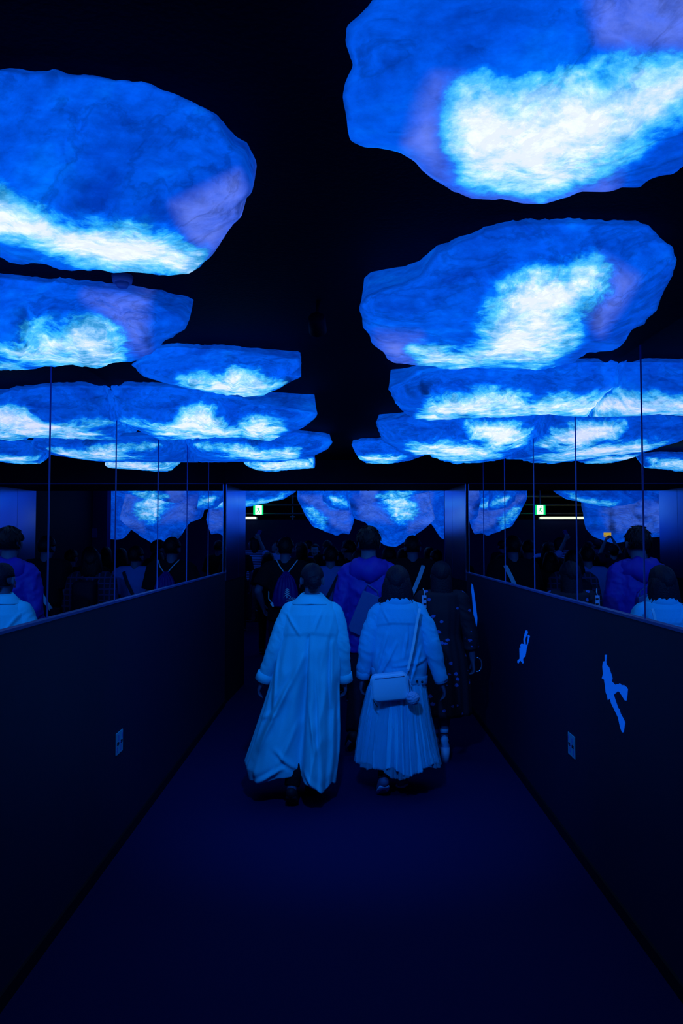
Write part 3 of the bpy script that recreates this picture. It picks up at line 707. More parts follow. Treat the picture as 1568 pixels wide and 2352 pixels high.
def body_mesh(H, J, hy=0.0, hp=0.0, female=True, voxel=0.008, curl=0.6, hands=None, hr=0.0):
    mb = MB(); k = H / 1.6; fw = 0.92 if female else 1.06
    w_ = J['waist']; pz = J['pelvis']; ch = J['chest']; nk = J['neck']
    mb.hloft([(pz.x, pz.y, pz.z - 0.07 * k, 0.11 * k, 0.085 * k), (pz.x, pz.y - 0.01, pz.z, 0.150 * k, 0.100 * k), (pz.x, pz.y, pz.z + 0.07 * k, 0.140 * k, 0.092 * k),
              (w_.x, w_.y, w_.z, 0.115 * fw * k, 0.080 * k), (ch.x, ch.y, ch.z - 0.05 * k, 0.130 * fw * k, 0.092 * k), (ch.x, ch.y, ch.z + 0.03 * k, 0.150 * fw * k, 0.096 * k),
              (ch.x, ch.y - 0.005, ch.z + 0.09 * k, 0.145 * fw * k, 0.080 * k), (nk.x, nk.y, nk.z - 0.035 * k, 0.095 * k, 0.062 * k), (nk.x, nk.y, nk.z - 0.005, 0.055 * k, 0.055 * k)], 28, 2.2)
    Mh = head_frame(H, J, hy, hp, hr)
    T = lambda v: Mh @ Vector(v)
    mb.tube([nk - Vector((0, 0, 0.05 * k)), nk + Vector((0, 0.002, 0.0)), T((0, -0.015, -0.045))], [0.062 * k, 0.054 * k, 0.050 * k], 18, round_ends=True)
    # head: cranium, face, jaw, nose, ears, brow, lips
    hm = MB()
    hm.ell((0, -0.012, 0.020), (0.074, 0.094, 0.088), 28, 18)
    hm.ell((0, 0.028, -0.022), (0.060, 0.062, 0.072), 24, 16)
    hm.ell((0, 0.052, -0.074), (0.036, 0.036, 0.030), 18, 12)
    hm.ell((0, 0.030, -0.055), (0.052, 0.050, 0.045), 20, 14)
    hm.tube([(0, 0.080, 0.018), (0, 0.100, -0.018), (0, 0.098, -0.030)], [0.008, 0.012, 0.013], 10, round_ends=True)
    hm.ell((0, 0.083, 0.026), (0.048, 0.012, 0.010), 16, 8)
    hm.ell((0, 0.088, -0.050), (0.022, 0.008, 0.007), 14, 8)
    hm.ell((0.036, 0.070, -0.022), (0.020, 0.018, 0.018), 12, 8); hm.ell((-0.036, 0.070, -0.022), (0.020, 0.018, 0.018), 12, 8)
    for s in (-1, 1):
        hm.ell((s * 0.077, -0.002, -0.010), (0.009, 0.018, 0.031), 12, 10, Euler((0.2, 0, s * 0.35)).to_matrix())
    mb.add([Mh @ Vector(v) for v in hm.V], hm.F)
    for s, q in ((-1, 'L'), (1, 'R')):
        sh, el, wr = J['shoulder' + q], J['elbow' + q], J['wrist' + q]
        mb.tube([nk + Vector((s * 0.03 * k, 0, -0.03 * k)), sh + Vector((0, 0, 0.004))], [0.045 * k, 0.050 * k], 14, round_ends=True)
        mb.tube([sh, sh.lerp(el, 0.4), el], [0.050 * k * fw, 0.043 * k * fw, 0.036 * k * fw], 14, round_ends=True)
        mb.tube([el, el.lerp(wr, 0.35), wr], [0.036 * k * fw, 0.036 * k * fw, 0.024 * k], 14, round_ends=True)
        hd_ = (hands or {}).get(q, {})
        add_hand(mb, wr, el, s, hd_.get('curl', curl), k, hd_.get('n'), hd_.get('fwd'))
        hp_, kn, an, to = J['hip' + q], J['knee' + q], J['ankle' + q], J['toe' + q]
        mb.tube([hp_, hp_.lerp(kn, 0.45), kn], [0.080 * k, 0.068 * k, 0.050 * k], 16, round_ends=True)
        mb.tube([kn, kn.lerp(an, 0.35), kn.lerp(an, 0.8), an], [0.048 * k, 0.050 * k, 0.033 * k, 0.033 * k], 16, round_ends=True)
        d = (to - an).normalized(); heel = an - Vector((d.x, d.y, 0)) * 0.035 - Vector((0, 0, 0.012))
        mb.tube([heel, an.lerp(to, 0.35) - Vector((0, 0, 0.008)), to], [(0.028 * k, 0.028 * k), (0.036 * k, 0.028 * k), (0.036 * k, 0.014 * k)], 14, (0, 0, 1), round_ends=True)
    me = remesh(mb.mesh(), voxel, 3)
    return me, Mh

def hair_mesh(Mh, style, seed=1, n=72, m=40):
    """cap with a face opening; strands are grooved. Long styles hang as a second lofted mass"""
    V = []; F = []
    bulk = {'short': 1.10, 'long': 1.08, 'bob': 1.16, 'bun': 1.045, 'cap': 1.06, 'wavy': 1.12}[style]
    for i in range(m + 1):
        ph = PI * i / m
        for j in range(n):
            th = 2 * PI * j / n
            d = Vector((math.sin(ph) * math.cos(th), math.sin(ph) * math.sin(th), math.cos(ph)))
            base = Vector((d.x * 0.077, d.y * 0.099, d.z * 0.092))
            front = max(0, d.y) ; f = 1.0
            low = -d.z
            # opening for the face and the neck
            open_ = min(1, max(0, (d.y - 0.30 + 0.35 * max(0, -d.z)) * 5)) * min(1, max(0, (0.62 - d.z) * 6))
            neck = min(1, max(0, (low - {'short': 0.62, 'bun': 0.66, 'cap': 0.55}.get(style, 0.85)) * 6))
            ear = min(1, max(0, (abs(d.x) - 0.72) * 6)) * min(1, max(0, (0.05 - d.z) * 5)) * (1 if style in ('short', 'bun', 'cap') else 0)
            kk = bulk - 0.22 * max(open_, neck, 0.75 * ear)
            st = 0.012 * math.sin(th * 23 + 3 * math.sin(ph * 3 + seed)) + 0.010 * math.sin(th * 11 + ph * 6 + seed)
            if style == 'short': st += 0.022 * math.sin(th * 7 + ph * 9 + seed) * math.sin(ph * 8 + th * 3)
            if style == 'bun': st *= 0.6
            V.append(Mh @ (base * (kk + st) + Vector((0, -0.014, 0.022))))
    for i in range(m):
        for j in range(n):
            a, b = i * n + j, i * n + (j + 1) % n; F.append((a, b, b + n, a + n))
    mb = MB().add(V, F)
    def mass(rows):
        R = []
        nn = 56
        for (y, z, rx, ry, am) in rows:
            ring = []
            for k in range(nn):
                t = 2 * PI * k / nn
                g = 1 + am * (0.5 * math.sin(t * 19 + z * 30) + 0.5 * math.sin(t * 9 + seed + z * 45))
                ring.append(Mh @ Vector((rx * g * math.cos(t), y + ry * g * math.sin(t), z)))
            R.append(ring)
        mb.rings(R)
    if style == 'long':
        mass([(-0.03, 0.06, 0.070, 0.070, 0.02), (-0.035, 0.0, 0.084, 0.072, 0.04), (-0.045, -0.07, 0.086, 0.062, 0.06), (-0.055, -0.15, 0.090, 0.050, 0.08), (-0.062, -0.24, 0.088, 0.040, 0.10), (-0.066, -0.33, 0.070, 0.030, 0.14), (-0.066, -0.38, 0.045, 0.018, 0.2)])
    if style in ('bob', 'wavy'):
        mass([(-0.025, 0.07, 0.060, 0.065, 0.02), (-0.03, 0.03, 0.092, 0.090, 0.03), (-0.032, -0.03, 0.106, 0.085, 0.05), (-0.036, -0.08, 0.112, 0.078, 0.07), (-0.040, -0.125, 0.112, 0.066, 0.10), (-0.044, -0.155, 0.118, 0.056, 0.14), (-0.046, -0.172, 0.080, 0.030, 0.2)])
    if style == 'bun':
        mb.ell(Mh @ Vector((0.012, -0.112, -0.012)), (0.040, 0.034, 0.042), 20, 14)
        mb.ell(Mh @ Vector((0.030, -0.118, 0.012)), (0.022, 0.020, 0.022), 16, 10)
        mb.ell(Mh @ Vector((0.006, -0.108, -0.040)), (0.034, 0.026, 0.030), 16, 10)
    return mb.mesh()

def hair_tufts(Mh, seed, count=46):
    rnd = random.Random(seed); mb = MB()
    for _ in range(count):
        th = rnd.uniform(PI * 0.9, PI * 2.1); ph = rnd.uniform(0.15, 1.9)
        d = Vector((math.sin(ph) * math.cos(th), math.sin(ph) * math.sin(th), math.cos(ph)))
        b = Vector((d.x * 0.080, d.y * 0.102, d.z * 0.096)) + Vector((0, -0.014, 0.022))
        tang = Vector((rnd.uniform(-.6, .6), rnd.uniform(-.3, .3), -1.0)); tang = (tang - d * tang.dot(d)).normalized()
        p1 = b + tang * 0.02 + d * 0.006; p2 = p1 + tang * 0.022 + d * rnd.uniform(-0.006, 0.003)
        mb.tube([Mh @ (b - tang * 0.01), Mh @ p1, Mh @ p2], [0.006, 0.005, 0.001], 6)
    return mb.mesh()

def face_parts(root, Mh):
    for s in (-1, 1):
        MB().ell(Mh @ Vector((s * 0.030, 0.080, 0.008)), (0.013, 0.010, 0.009), 12, 8).build('eye', M_EYE, root)
    MB().ell(Mh @ Vector((0, 0.094, -0.050)), (0.019, 0.005, 0.006), 12, 8).build('lips', M_LIP, root)

def shoe_mesh(an, to, k=1.0, heel=0.0):
    d = (to - an); d = Vector((d.x, d.y, d.z)).normalized()
    hl = an - Vector((d.x, d.y, 0)) * 0.050 * k - Vector((0, 0, 0.018 * k)); tp = to + d * 0.030 * k
    up = MB().tube([hl + Vector((0, 0, 0.012)), hl.lerp(tp, 0.25) + Vector((0, 0, 0.02)), hl.lerp(tp, 0.6), tp], [(0.034 * k, 0.034 * k), (0.040 * k, 0.042 * k), (0.045 * k, 0.030 * k), (0.032 * k, 0.018 * k)], 18, (0, 0, 1), round_ends=True)
    so = MB().tube([hl - Vector((0, 0, 0.020 * k)), hl.lerp(tp, 0.5) - Vector((0, 0, 0.017 * k)), tp - Vector((0, 0, 0.010 * k))], [(0.037 * k, 0.012 * k), (0.046 * k, 0.012 * k), (0.034 * k, 0.010 * k)], 18, (0, 0, 1), round_ends=True)
    return up, so

def top_mesh(H, J, inflate=0.02, hem=0.50, sleeve='short', flare=0.0, voxel=0.011, seed=1, wr=0.006, female=True, slim=1.0):
    mb = MB(); k = H / 1.6; fw = 0.94 if female else 1.08; i = inflate
    w_ = J['waist']; pz = J['pelvis']; ch = J['chest']; nk = J['neck']
    hz = hem * H
    rows = [(pz.x, pz.y, hz, (0.150 + flare) * k * slim + i, (0.108 + flare * 0.7) * k + i)]
    if hz < pz.z: rows.append((pz.x, pz.y, pz.z, (0.146 + flare * 0.6) * k * slim + i, (0.104 + flare * .4) * k + i))
    rows += [(w_.x, w_.y, w_.z, 0.128 * fw * k * slim + i, 0.090 * k + i), (ch.x, ch.y, ch.z, 0.150 * fw * k + i, 0.098 * k + i), (ch.x, ch.y - 0.005, ch.z + 0.075 * k, 0.150 * fw * k + i, 0.085 * k + i),
             (nk.x, nk.y, nk.z - 0.035 * k, 0.098 * k + i * .6, 0.062 * k + i * .6), (nk.x, nk.y, nk.z - 0.010, 0.062 * k, 0.060 * k)]
    mb.hloft(rows, 32, 2.3)
    for s, q in ((-1, 'L'), (1, 'R')):
        sh, el, wr_ = J['shoulder' + q], J['elbow' + q], J['wrist' + q]
        mb.tube([nk + Vector((s * 0.035 * k, 0, -0.032 * k)), sh + Vector((0, 0, 0.002))], [0.050 * k + i * .5, 0.054 * k + i * .6], 16, round_ends=True)
        if sleeve == 'none': continue
        if sleeve == 'short':
            e = sh.lerp(el, 0.78); mb.tube([sh, sh.lerp(e, 0.5), e], [0.056 * k + i * .8, 0.054 * k + i, 0.054 * k + i * 1.1], 18)
        else:
            mb.tube([sh, sh.lerp(el, 0.5), el, el.lerp(wr_, 0.5), el.lerp(wr_, 0.96)], [0.056 * k + i * .8, 0.050 * k + i, 0.044 * k + i, 0.040 * k + i * .9, 0.034 * k + i * .7], 18)
    me = remesh(mb.mesh(), voxel, 3)
    if wr: wrinkle(me, wr, (8, 8, 6), seed)
    return me

def trousers_mesh(H, J, wide=0.0, seed=2, length=0.97, voxel=0.012):
    mb = MB(); k = H / 1.6; pz = J['pelvis']
    mb.hloft([(pz.x, pz.y, pz.z - 0.09 * k, 0.12 * k, 0.095 * k), (pz.x, pz.y, pz.z, 0.156 * k, 0.108 * k), (pz.x, pz.y, pz.z + 0.09 * k, 0.140 * k, 0.098 * k)], 28)
    for q in 'LR':
        hp_, kn, an = J['hip' + q], J['knee' + q], J['ankle' + q]; e = kn.lerp(an, length)
        mb.tube([hp_, hp_.lerp(kn, 0.45), kn, kn.lerp(an, 0.5), e], [0.088 * k, 0.078 * k + wide * .4, 0.062 * k + wide * .7, 0.056 * k + wide, 0.050 * k + wide], 18)
    return wrinkle(remesh(mb.mesh(), voxel, 3), 0.006, (8, 8, 9), seed)

def drape_mesh(rows, n=160, folds=9, amp=0.02, seed=1, thick=0.004, hem=None, sharp=1.0):
    """skirt or coat body open at the hem: rows (cx, cy, z, left, right, front, back); folds deepen downwards"""
    rnd = random.Random(seed); ph = [rnd.uniform(0, 6.28) for _ in range(4)]
    R = []; m = len(rows)
    for i, (cx, cy, z, l, r, f, b) in enumerate(rows):
        u = i / (m - 1); ring = []
        for k in range(n):
            t = 2 * PI * k / n; c, s = math.cos(t), math.sin(t)
            g = math.sin(folds * t + ph[0] + 0.4 * math.sin(3 * t + u)) * 0.6 + 0.4 * math.sin((folds * 2 + 3) * t + ph[1] + u * 1.2)
            if sharp != 1.0: g = math.copysign(abs(g) ** sharp, g)
            a = amp * (u ** 0.9) * g
            px = cx + (r if c > 0 else l) * c * (1 + a * 1.0); py = cy + (f if s > 0 else b) * s * (1 + a * 1.6)
            zz = z + (hem(t, u) if hem else 0)
            ring.append(Vector((px, py, zz)))
        R.append(ring)
    inner = [[Vector((v.x + (rows[i][0] - v.x) * 0.03, v.y + (rows[i][1] - v.y) * 0.03, v.z)) for v in R[i]] for i in range(m - 1, -1, -1)]
    return MB().rings(R + inner, cap=False).mesh()

def interp_rows(keys, m=60):
    K = np.array(keys, float); t = np.linspace(0, 1, len(K)); tt = np.linspace(0, 1, m)
    return [tuple(np.interp(x, t, K[:, j]) for j in range(K.shape[1])) for x in tt]

def person(label, X, Y, H, rz=0.0, hy=0.0, hp=0.0, style='short', hairm=None, top=None, topm=None, bottom='trousers', botm=None, shoem=None,
           arms=None, legs=None, female=True, skin=None, group=None, voxel=0.008, hands=None, face=False, tufts=False, wide=0.0, curl=0.6, lift=0.0, hr=0.0, seed=1, socks=None):
    root = thing('person', label, 'person', (X, Y, 0), rz, group)
    J = std_joints(H, arms, legs)
    me, Mh = body_mesh(H, J, hy, hp, female, voxel, curl, hands, hr)
    link('body', me, skin or M_SKIN, root)
    hm = hair_mesh(Mh, style, seed)
    link('hair', hm, hairm or M_HAIR, root)
    if tufts: link('hair_tufts', hair_tufts(Mh, seed), hairm or M_HAIR, root)
    if face: face_parts(root, Mh)
    if top: link(top.get('name', 'shirt'), top_mesh(H, J, **{k: v for k, v in top.items() if k != 'name'}, female=female, seed=seed), topm, root)
    if bottom == 'trousers': link('trousers', trousers_mesh(H, J, wide, seed), botm, root)
    elif bottom == 'skirt':
        w_ = J['waist'].z
        rows = interp_rows([(0, 0, w_, .125, .125, .09, .095), (0, 0, J['pelvis'].z, .165, .165, .12, .125), (0, 0, J['knee' + 'L'].z * 1.15, .20, .20, .17, .17)], 24)
        link('skirt', drape_mesh(rows, 120, 9, 0.06, seed), botm, root)
    k = H / 1.6
    for q in 'LR':
        up, so = shoe_mesh(J['ankle' + q], J['toe' + q], k)
        sh = up.build('shoe', shoem or M_SHOE, root); so.build('sole', M_SOLE, sh)
    return root, J, Mh

M_SHOE = mat('black canvas shoe', (0.008, 0.010, 0.022), rough=0.7)
M_SOLE = mat('rubber sole', (0.08, 0.13, 0.30), rough=0.6)
M_DARK = mat('black cotton', (0.002, 0.003, 0.010), rough=0.95, scale=200, bump=0.3)
M_DARKBLUE = mat('navy cotton', (0.003, 0.006, 0.03), rough=0.95, scale=200, bump=0.3)
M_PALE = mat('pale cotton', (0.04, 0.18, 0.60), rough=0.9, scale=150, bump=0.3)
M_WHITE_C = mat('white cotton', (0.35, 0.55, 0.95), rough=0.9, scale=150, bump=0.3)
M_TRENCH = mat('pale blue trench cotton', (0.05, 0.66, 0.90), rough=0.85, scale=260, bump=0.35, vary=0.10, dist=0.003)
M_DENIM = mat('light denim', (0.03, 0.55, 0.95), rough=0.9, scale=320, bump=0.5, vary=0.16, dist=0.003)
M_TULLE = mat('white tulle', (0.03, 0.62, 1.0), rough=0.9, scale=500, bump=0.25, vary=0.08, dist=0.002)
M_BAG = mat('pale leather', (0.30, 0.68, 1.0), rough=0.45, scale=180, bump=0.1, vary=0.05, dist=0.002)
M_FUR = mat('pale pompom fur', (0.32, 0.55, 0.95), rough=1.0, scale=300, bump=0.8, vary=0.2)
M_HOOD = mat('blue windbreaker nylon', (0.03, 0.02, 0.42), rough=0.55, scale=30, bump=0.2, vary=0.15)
M_PURPLE = mat('blue nylon bag', (0.008, 0.005, 0.22), rough=0.5, scale=25, bump=0.2, vary=0.15)
M_STRAP = mat('pale strap', (0.4, 0.75, 1.0), rough=0.7, scale=200, bump=0.2)
M_METAL = mat('clasp metal', (0.4, 0.6, 0.9), rough=0.25, metal=0.9)
M_TOTE = mat('grey blue board', (0.035, 0.10, 0.33), rough=0.6, scale=40, bump=0.05)

def stripes_mat():
    t = NT('striped jersey'); tc = t.n('ShaderNodeTexCoord'); sp = t.n('ShaderNodeSeparateXYZ'); t.l(tc.outputs['Object'], sp.inputs[0])
    m = t.n('ShaderNodeMath', _operation='MULTIPLY'); m.inputs[1].default_value = 2 * PI / 0.034; t.l(sp.outputs['Z'], m.inputs[0])
    s = t.n('ShaderNodeMath', _operation='SINE'); t.l(m.outputs[0], s.inputs[0])
    g = t.n('ShaderNodeMath', _operation='GREATER_THAN'); g.inputs[1].default_value = -0.1; t.l(s.outputs[0], g.inputs[0])
    mx = t.n('ShaderNodeMix', _data_type='RGBA'); mx.inputs['A'].default_value = (0.02, 0.03, 0.09, 1); mx.inputs['B'].default_value = (0.5, 0.72, 1.0, 1)
    t.l(g.outputs[0], mx.inputs['Factor']); p = t.n('ShaderNodeBsdfPrincipled', Roughness=0.9); t.l(mx.outputs['Result'], p.inputs['Base Color'])
    return t.out(p.outputs[0])
def plaid_mat():
    t = NT('plaid flannel'); tc = t.n('ShaderNodeTexCoord'); sp = t.n('ShaderNodeSeparateXYZ'); t.l(tc.outputs['Object'], sp.inputs[0])
    outs = []
    for ax in 'XZ':
        m = t.n('ShaderNodeMath', _operation='MULTIPLY'); m.inputs[1].default_value = 2 * PI / 0.06; t.l(sp.outputs[ax], m.inputs[0])
        s = t.n('ShaderNodeMath', _operation='SINE'); t.l(m.outputs[0], s.inputs[0])
        g = t.n('ShaderNodeMath', _operation='GREATER_THAN'); g.inputs[1].default_value = 0.75; t.l(s.outputs[0], g.inputs[0]); outs.append(g.outputs[0])
    a = t.n('ShaderNodeMath', _operation='ADD'); t.l(outs[0], a.inputs[0]); t.l(outs[1], a.inputs[1])
    c = t.n('ShaderNodeClamp'); t.l(a.outputs[0], c.inputs[0])
    mx = t.n('ShaderNodeMix', _data_type='RGBA'); mx.inputs['A'].default_value = (0.004, 0.008, 0.03, 1); mx.inputs['B'].default_value = (0.012, 0.03, 0.13, 1)
    t.l(c.outputs[0], mx.inputs['Factor']); p = t.n('ShaderNodeBsdfPrincipled', Roughness=0.9); t.l(mx.outputs['Result'], p.inputs['Base Color'])
    return t.out(p.outputs[0])
def floral_mat():
    t = NT('dark dress with pale motifs'); tc = t.n('ShaderNodeTexCoord')
    v = t.n('ShaderNodeTexVoronoi', Scale=12.0); v.inputs['Randomness'].default_value = 0.9
    mp = t.n('ShaderNodeMapping'); mp.inputs['Scale'].default_value = (1.0, 1.0, 1.35); t.l(tc.outputs['Object'], mp.inputs[0]); t.l(mp.outputs[0], v.inputs['Vector'])
    n = t.n('ShaderNodeTexNoise', Scale=70.0, Detail=2.0); t.l(tc.outputs['Object'], n.inputs['Vector'])
    a = t.n('ShaderNodeMath', _operation='MULTIPLY_ADD'); a.inputs[1].default_value = 0.25; t.l(n.outputs['Fac'], a.inputs[0]); t.l(v.outputs['Distance'], a.inputs[2])
    g = t.n('ShaderNodeMath', _operation='LESS_THAN'); g.inputs[1].default_value = 0.335; t.l(a.outputs[0], g.inputs[0])
    mx = t.n('ShaderNodeMix', _data_type='RGBA'); mx.inputs['A'].default_value = (0.003, 0.004, 0.022, 1); mx.inputs['B'].default_value = (0.03, 0.14, 0.60, 1)
    t.l(g.outputs[0], mx.inputs['Factor']); p = t.n('ShaderNodeBsdfPrincipled', Roughness=0.8); t.l(mx.outputs['Result'], p.inputs['Base Color'])
    return t.out(p.outputs[0])
def sheer_mat():
    t = NT('sheer tulle'); tc = t.n('ShaderNodeTexCoord'); n = t.n('ShaderNodeTexNoise', Scale=400.0); t.l(tc.outputs['Object'], n.inputs['Vector'])
    d = t.n('ShaderNodeBsdfDiffuse'); d.inputs['Color'].default_value = (0.04, 0.62, 1.0, 1); tr = t.n('ShaderNodeBsdfTransparent')
    mr = t.n('ShaderNodeMapRange'); mr.inputs['To Min'].default_value = 0.15; mr.inputs['To Max'].default_value = 0.45; t.l(n.outputs['Fac'], mr.inputs['Value'])
    mx = t.n('ShaderNodeMixShader'); t.l(mr.outputs[0], mx.inputs[0]); t.l(tr.outputs[0], mx.inputs[1]); t.l(d.outputs[0], mx.inputs[2]); return t.out(mx.outputs[0])
M_STRIPE = stripes_mat(); M_PLAID = plaid_mat(); M_FLORAL = floral_mat()

# ------------------------------------------------------------------ woman in the long pale coat
Y1 = FOC / 336; X1_ = (716 - 795) / 336
p1 = thing('person', 'person walking away in a long pale blue trench coat, hair in a low bun', 'person', (X1_, Y1, 0))
H1 = 1.57
J = std_joints(H1, {'shoulderL': (-.138, 0, 1.262), 'elbowL': (-.240, -.02, 1.00), 'wristL': (-.330, .02, .790), 'shoulderR': (.140, 0, 1.260), 'elbowR': (.202, -.02, 1.00), 'wristR': (.222, .04, .785),
                    'head': (0.002, .012, 1.462), 'neck': (0.0, -.008, 1.33)},
               {'kneeL': (-.085, .0, .44), 'ankleL': (-.120, -.18, .115), 'toeL': (-.115, -.115, .020), 'ankleR': (-.005, .06, .06), 'toeR': (.02, .18, .018), 'kneeR': (.03, .08, .45)})
me, Mh = body_mesh(H1, J, 0.06, -0.02, True, 0.006, 0.55)
link('body', me, M_SKIN, p1); link('hair', hair_mesh(Mh, 'bun', 3), M_HAIR_B, p1); face_parts(p1, Mh)
MB().tube([Mh @ Vector((-.084, .0, -.03)), Mh @ Vector((-.086, .0, -.05))], [.004, .005], 10, round_ends=True).build('earring', mat('red earring', (0.3, 0.02, 0.05), 0.3), p1)
def coat_hem(t, u):
    a = (t - 1.5 * PI)                                  # 0 at the centre back
    a = (a + PI) % (2 * PI) - PI
    return (u ** 3) * (0.055 * math.exp(-((a + 0.12) / 0.28) ** 2) - 0.055 * math.exp(-((a - 0.62) / 0.35) ** 2) + 0.018 * math.sin(5 * t) + 0.01 * math.sin(9 * t + 1))
keys = [  # cx, cy, z, left, right, front, back
    (0.00, -0.010, 1.340, .080, .085, .075, .072), (0.0, -0.008, 1.318, .125, .135, .088, .090), (0, 0, 1.285, .155, .158, .10, .112), (0, 0, 1.235, .183, .185, .115, .128),
    (0, 0, 1.150, .205, .208, .120, .135), (0, 0, 1.050, .222, .208, .125, .140), (0, 0, .900, .255, .196, .130, .150), (0, 0, .756, .285, .190, .135, .165),
    (0, 0, .620, .325, .192, .145, .180), (0, 0, .480, .370, .195, .160, .205), (0, 0, .340, .415, .190, .18, .235), (0, 0, .235, .450, .175, .20, .26), (0, 0, .165, .430, .165, .20, .265)]
rows = interp_rows(keys, 110)
cm = drape_mesh(rows, 260, 6, 0.055, 5, hem=coat_hem)
c = coords(cm)
# inverted box pleat down the back and cloth folds
zt_ = np.clip((1.10 - c[:, 2]) / 0.95, 0, 1)
xp = -0.010 - 0.055 * zt_; wd = 0.012 + 0.040 * zt_
backf = c[:, 1] < 0
dx = c[:, 0] - xp
g = np.where(dx > 0, np.exp(-(dx / (wd * 0.35)) ** 2), np.exp(-(dx / (wd * 1.3)) ** 2))
c[:, 1] += backf * g * (0.016 + 0.13 * zt_ ** 1.25) * (zt_ > 0)
c[:, 1] -= backf * np.exp(-((dx - wd * 1.5) / (wd * 0.9)) ** 2) * 0.022 * zt_
f = ridged(np.c_[c[:, 0] * 5 - c[:, 2] * 1.1, c[:, 1] * 2, c[:, 2] * 1.6], 4, 3) - 0.6
c[:, 1] -= np.where(backf, 1, -1) * f * 0.085 * (0.3 + 0.7 * np.clip((1.3 - c[:, 2]) * 1.4, 0, 1))
def fold_lines(c, lines, ox, s, gy, mask):
    for (x0, y0, x1, y1, wd_, am) in lines:
        A = np.array([(x0 - ox) / s, (gy - y0) / s]); B = np.array([(x1 - ox) / s, (gy - y1) / s]); P = c[:, [0, 2]]
        t = np.clip(((P - A) @ (B - A)) / ((B - A) @ (B - A)), 0, 1); dv_ = P - A - t[:, None] * (B - A)
        nrm_ = np.array([(B - A)[1], -(B - A)[0]]); nrm_ = nrm_ / np.hypot(*nrm_); sd = dv_ @ nrm_; d = np.hypot(*dv_.T)
        prof_ = np.exp(-(d / wd_) ** 2) - 0.6 * np.exp(-(((sd - wd_ * 1.5) / wd_) ** 2)) * np.exp(-((d / (2.6 * wd_)) ** 2))
        c[:, 1] -= mask * am * prof_ * (0.35 + 0.65 * np.sin(np.pi * np.clip(t, 0.02, 0.98)))
fold_lines(c, [(700,1500,602,1695,.020,.030),(668,1560,590,1720,.016,.024),(730,1500,742,1760,.014,.018),(763,1470,762,1610,.012,.026),(775,1560,774,1745,.016,-.035),(600,1640,645,1622,.012,.020),
    (655,1735,598,1768,.014,.030),(640,1700,690,1745,.014,.022),(705,1738,742,1782,.014,.030),(690,1640,640,1745,.015,.018),(655,1398,690,1450,.012,.014),(740,1400,722,1445,.012,.012),(640,1470,632,1640,.014,.022),(712,1600,728,1700,.012,.016)], 716, 336, 1824, backf)
# yoke seam: the upper back panel stands a little proud
c[:, 1] -= backf * 0.007 * (1 / (1 + np.exp(-(c[:, 2] - (1.115 - 0.02 * np.abs(c[:, 0]) * 5)) * 500)))
set_coords(cm, c); cm.update()
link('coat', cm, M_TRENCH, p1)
def sleeve(path, rad, name, m, parent, seed, n=64, rows_=80, fold=0.006):
    K = [Vector(p) for p in path]; t = np.linspace(0, 1, len(K)); tt = np.linspace(0, 1, rows_)
    A = np.array([tuple(v) for v in K]); P = np.c_[[np.interp(tt, t, A[:, i]) for i in range(3)]].T; r = np.interp(tt, t, rad)
    for _ in range(14): P[1:-1] = (P[:-2] + 2 * P[1:-1] + P[2:]) / 4
    me = MB().tube([tuple(p) for p in P], list(r), n, (0, 1, 0)).mesh()
    c = coords(me); nn = normals(me); f = ridged(np.c_[c[:, 0] * 9, c[:, 1] * 6, c[:, 2] * 12 + c[:, 0] * 6], seed, 4) - 0.62
    f = f + 0.5 * (ridged(np.c_[c[:, 0] * 22, c[:, 1] * 14, c[:, 2] * 26 + c[:, 0] * 16], seed + 3, 2) - .6)
    set_coords(me, c + nn * (f * fold * 2.6)[:, None])
    return link(name, me, m, parent)
for s, q, cx, cw in ((-1, 'L', -.328, .052), (1, 'R', .226, .046)):
    sh, el, wr_ = J['shoulder' + q], J['elbow' + q], J['wrist' + q]
    cu = el.lerp(wr_, 0.98) + Vector((0, 0, -0.005))
    sl = sleeve([sh + Vector((-s * .05, 0, .0)), sh + Vector((s * .006, 0, -.02)), sh.lerp(el, .5) + Vector((s * .004, 0, 0)), el, cu], [.066, .070, .066, .058, .046], 'coat_sleeve', M_TRENCH, p1, 7 + s, fold=0.0045)
    d = (cu - el).normalized()
    MB().tube([cu - d * .050, cu - d * .046, cu + d * .010, cu + d * .014], [.045, .056, .058, .048], 30, (0, 1, 0)).build('cuff', M_TRENCH, sl)
col_ = []
for i, (z, rr, ry) in enumerate(((1.366, .062, .058), (1.372, .070, .066), (1.350, .100, .084), (1.318, .136, .108), (1.310, .138, .109), (1.325, .10, .08))):
    ring = []
    for k in range(64):
        t = 2 * PI * k / 64; ring.append(Vector((rr * math.cos(t) * 1.02, -.008 + ry * math.sin(t), z + 0.004 * math.sin(t) - 0.010 * abs(math.cos(t)) * (i > 1))))
    col_.append(ring)
MB().rings(col_, cap=False).build('coat_collar', M_TRENCH, p1)
for q in 'LR':
    kn, an = J['knee' + q], J['ankle' + q]
    MB().tube([kn, kn.lerp(an, .5), kn.lerp(an, .93)], [.068, .058, .050], 18).build('trouser_leg', M_DARK, p1)
    up, so = shoe_mesh(an, J['toe' + q], .95); sh = up.build('shoe', M_SHOE, p1); so.build('sole', M_SHOE, sh)

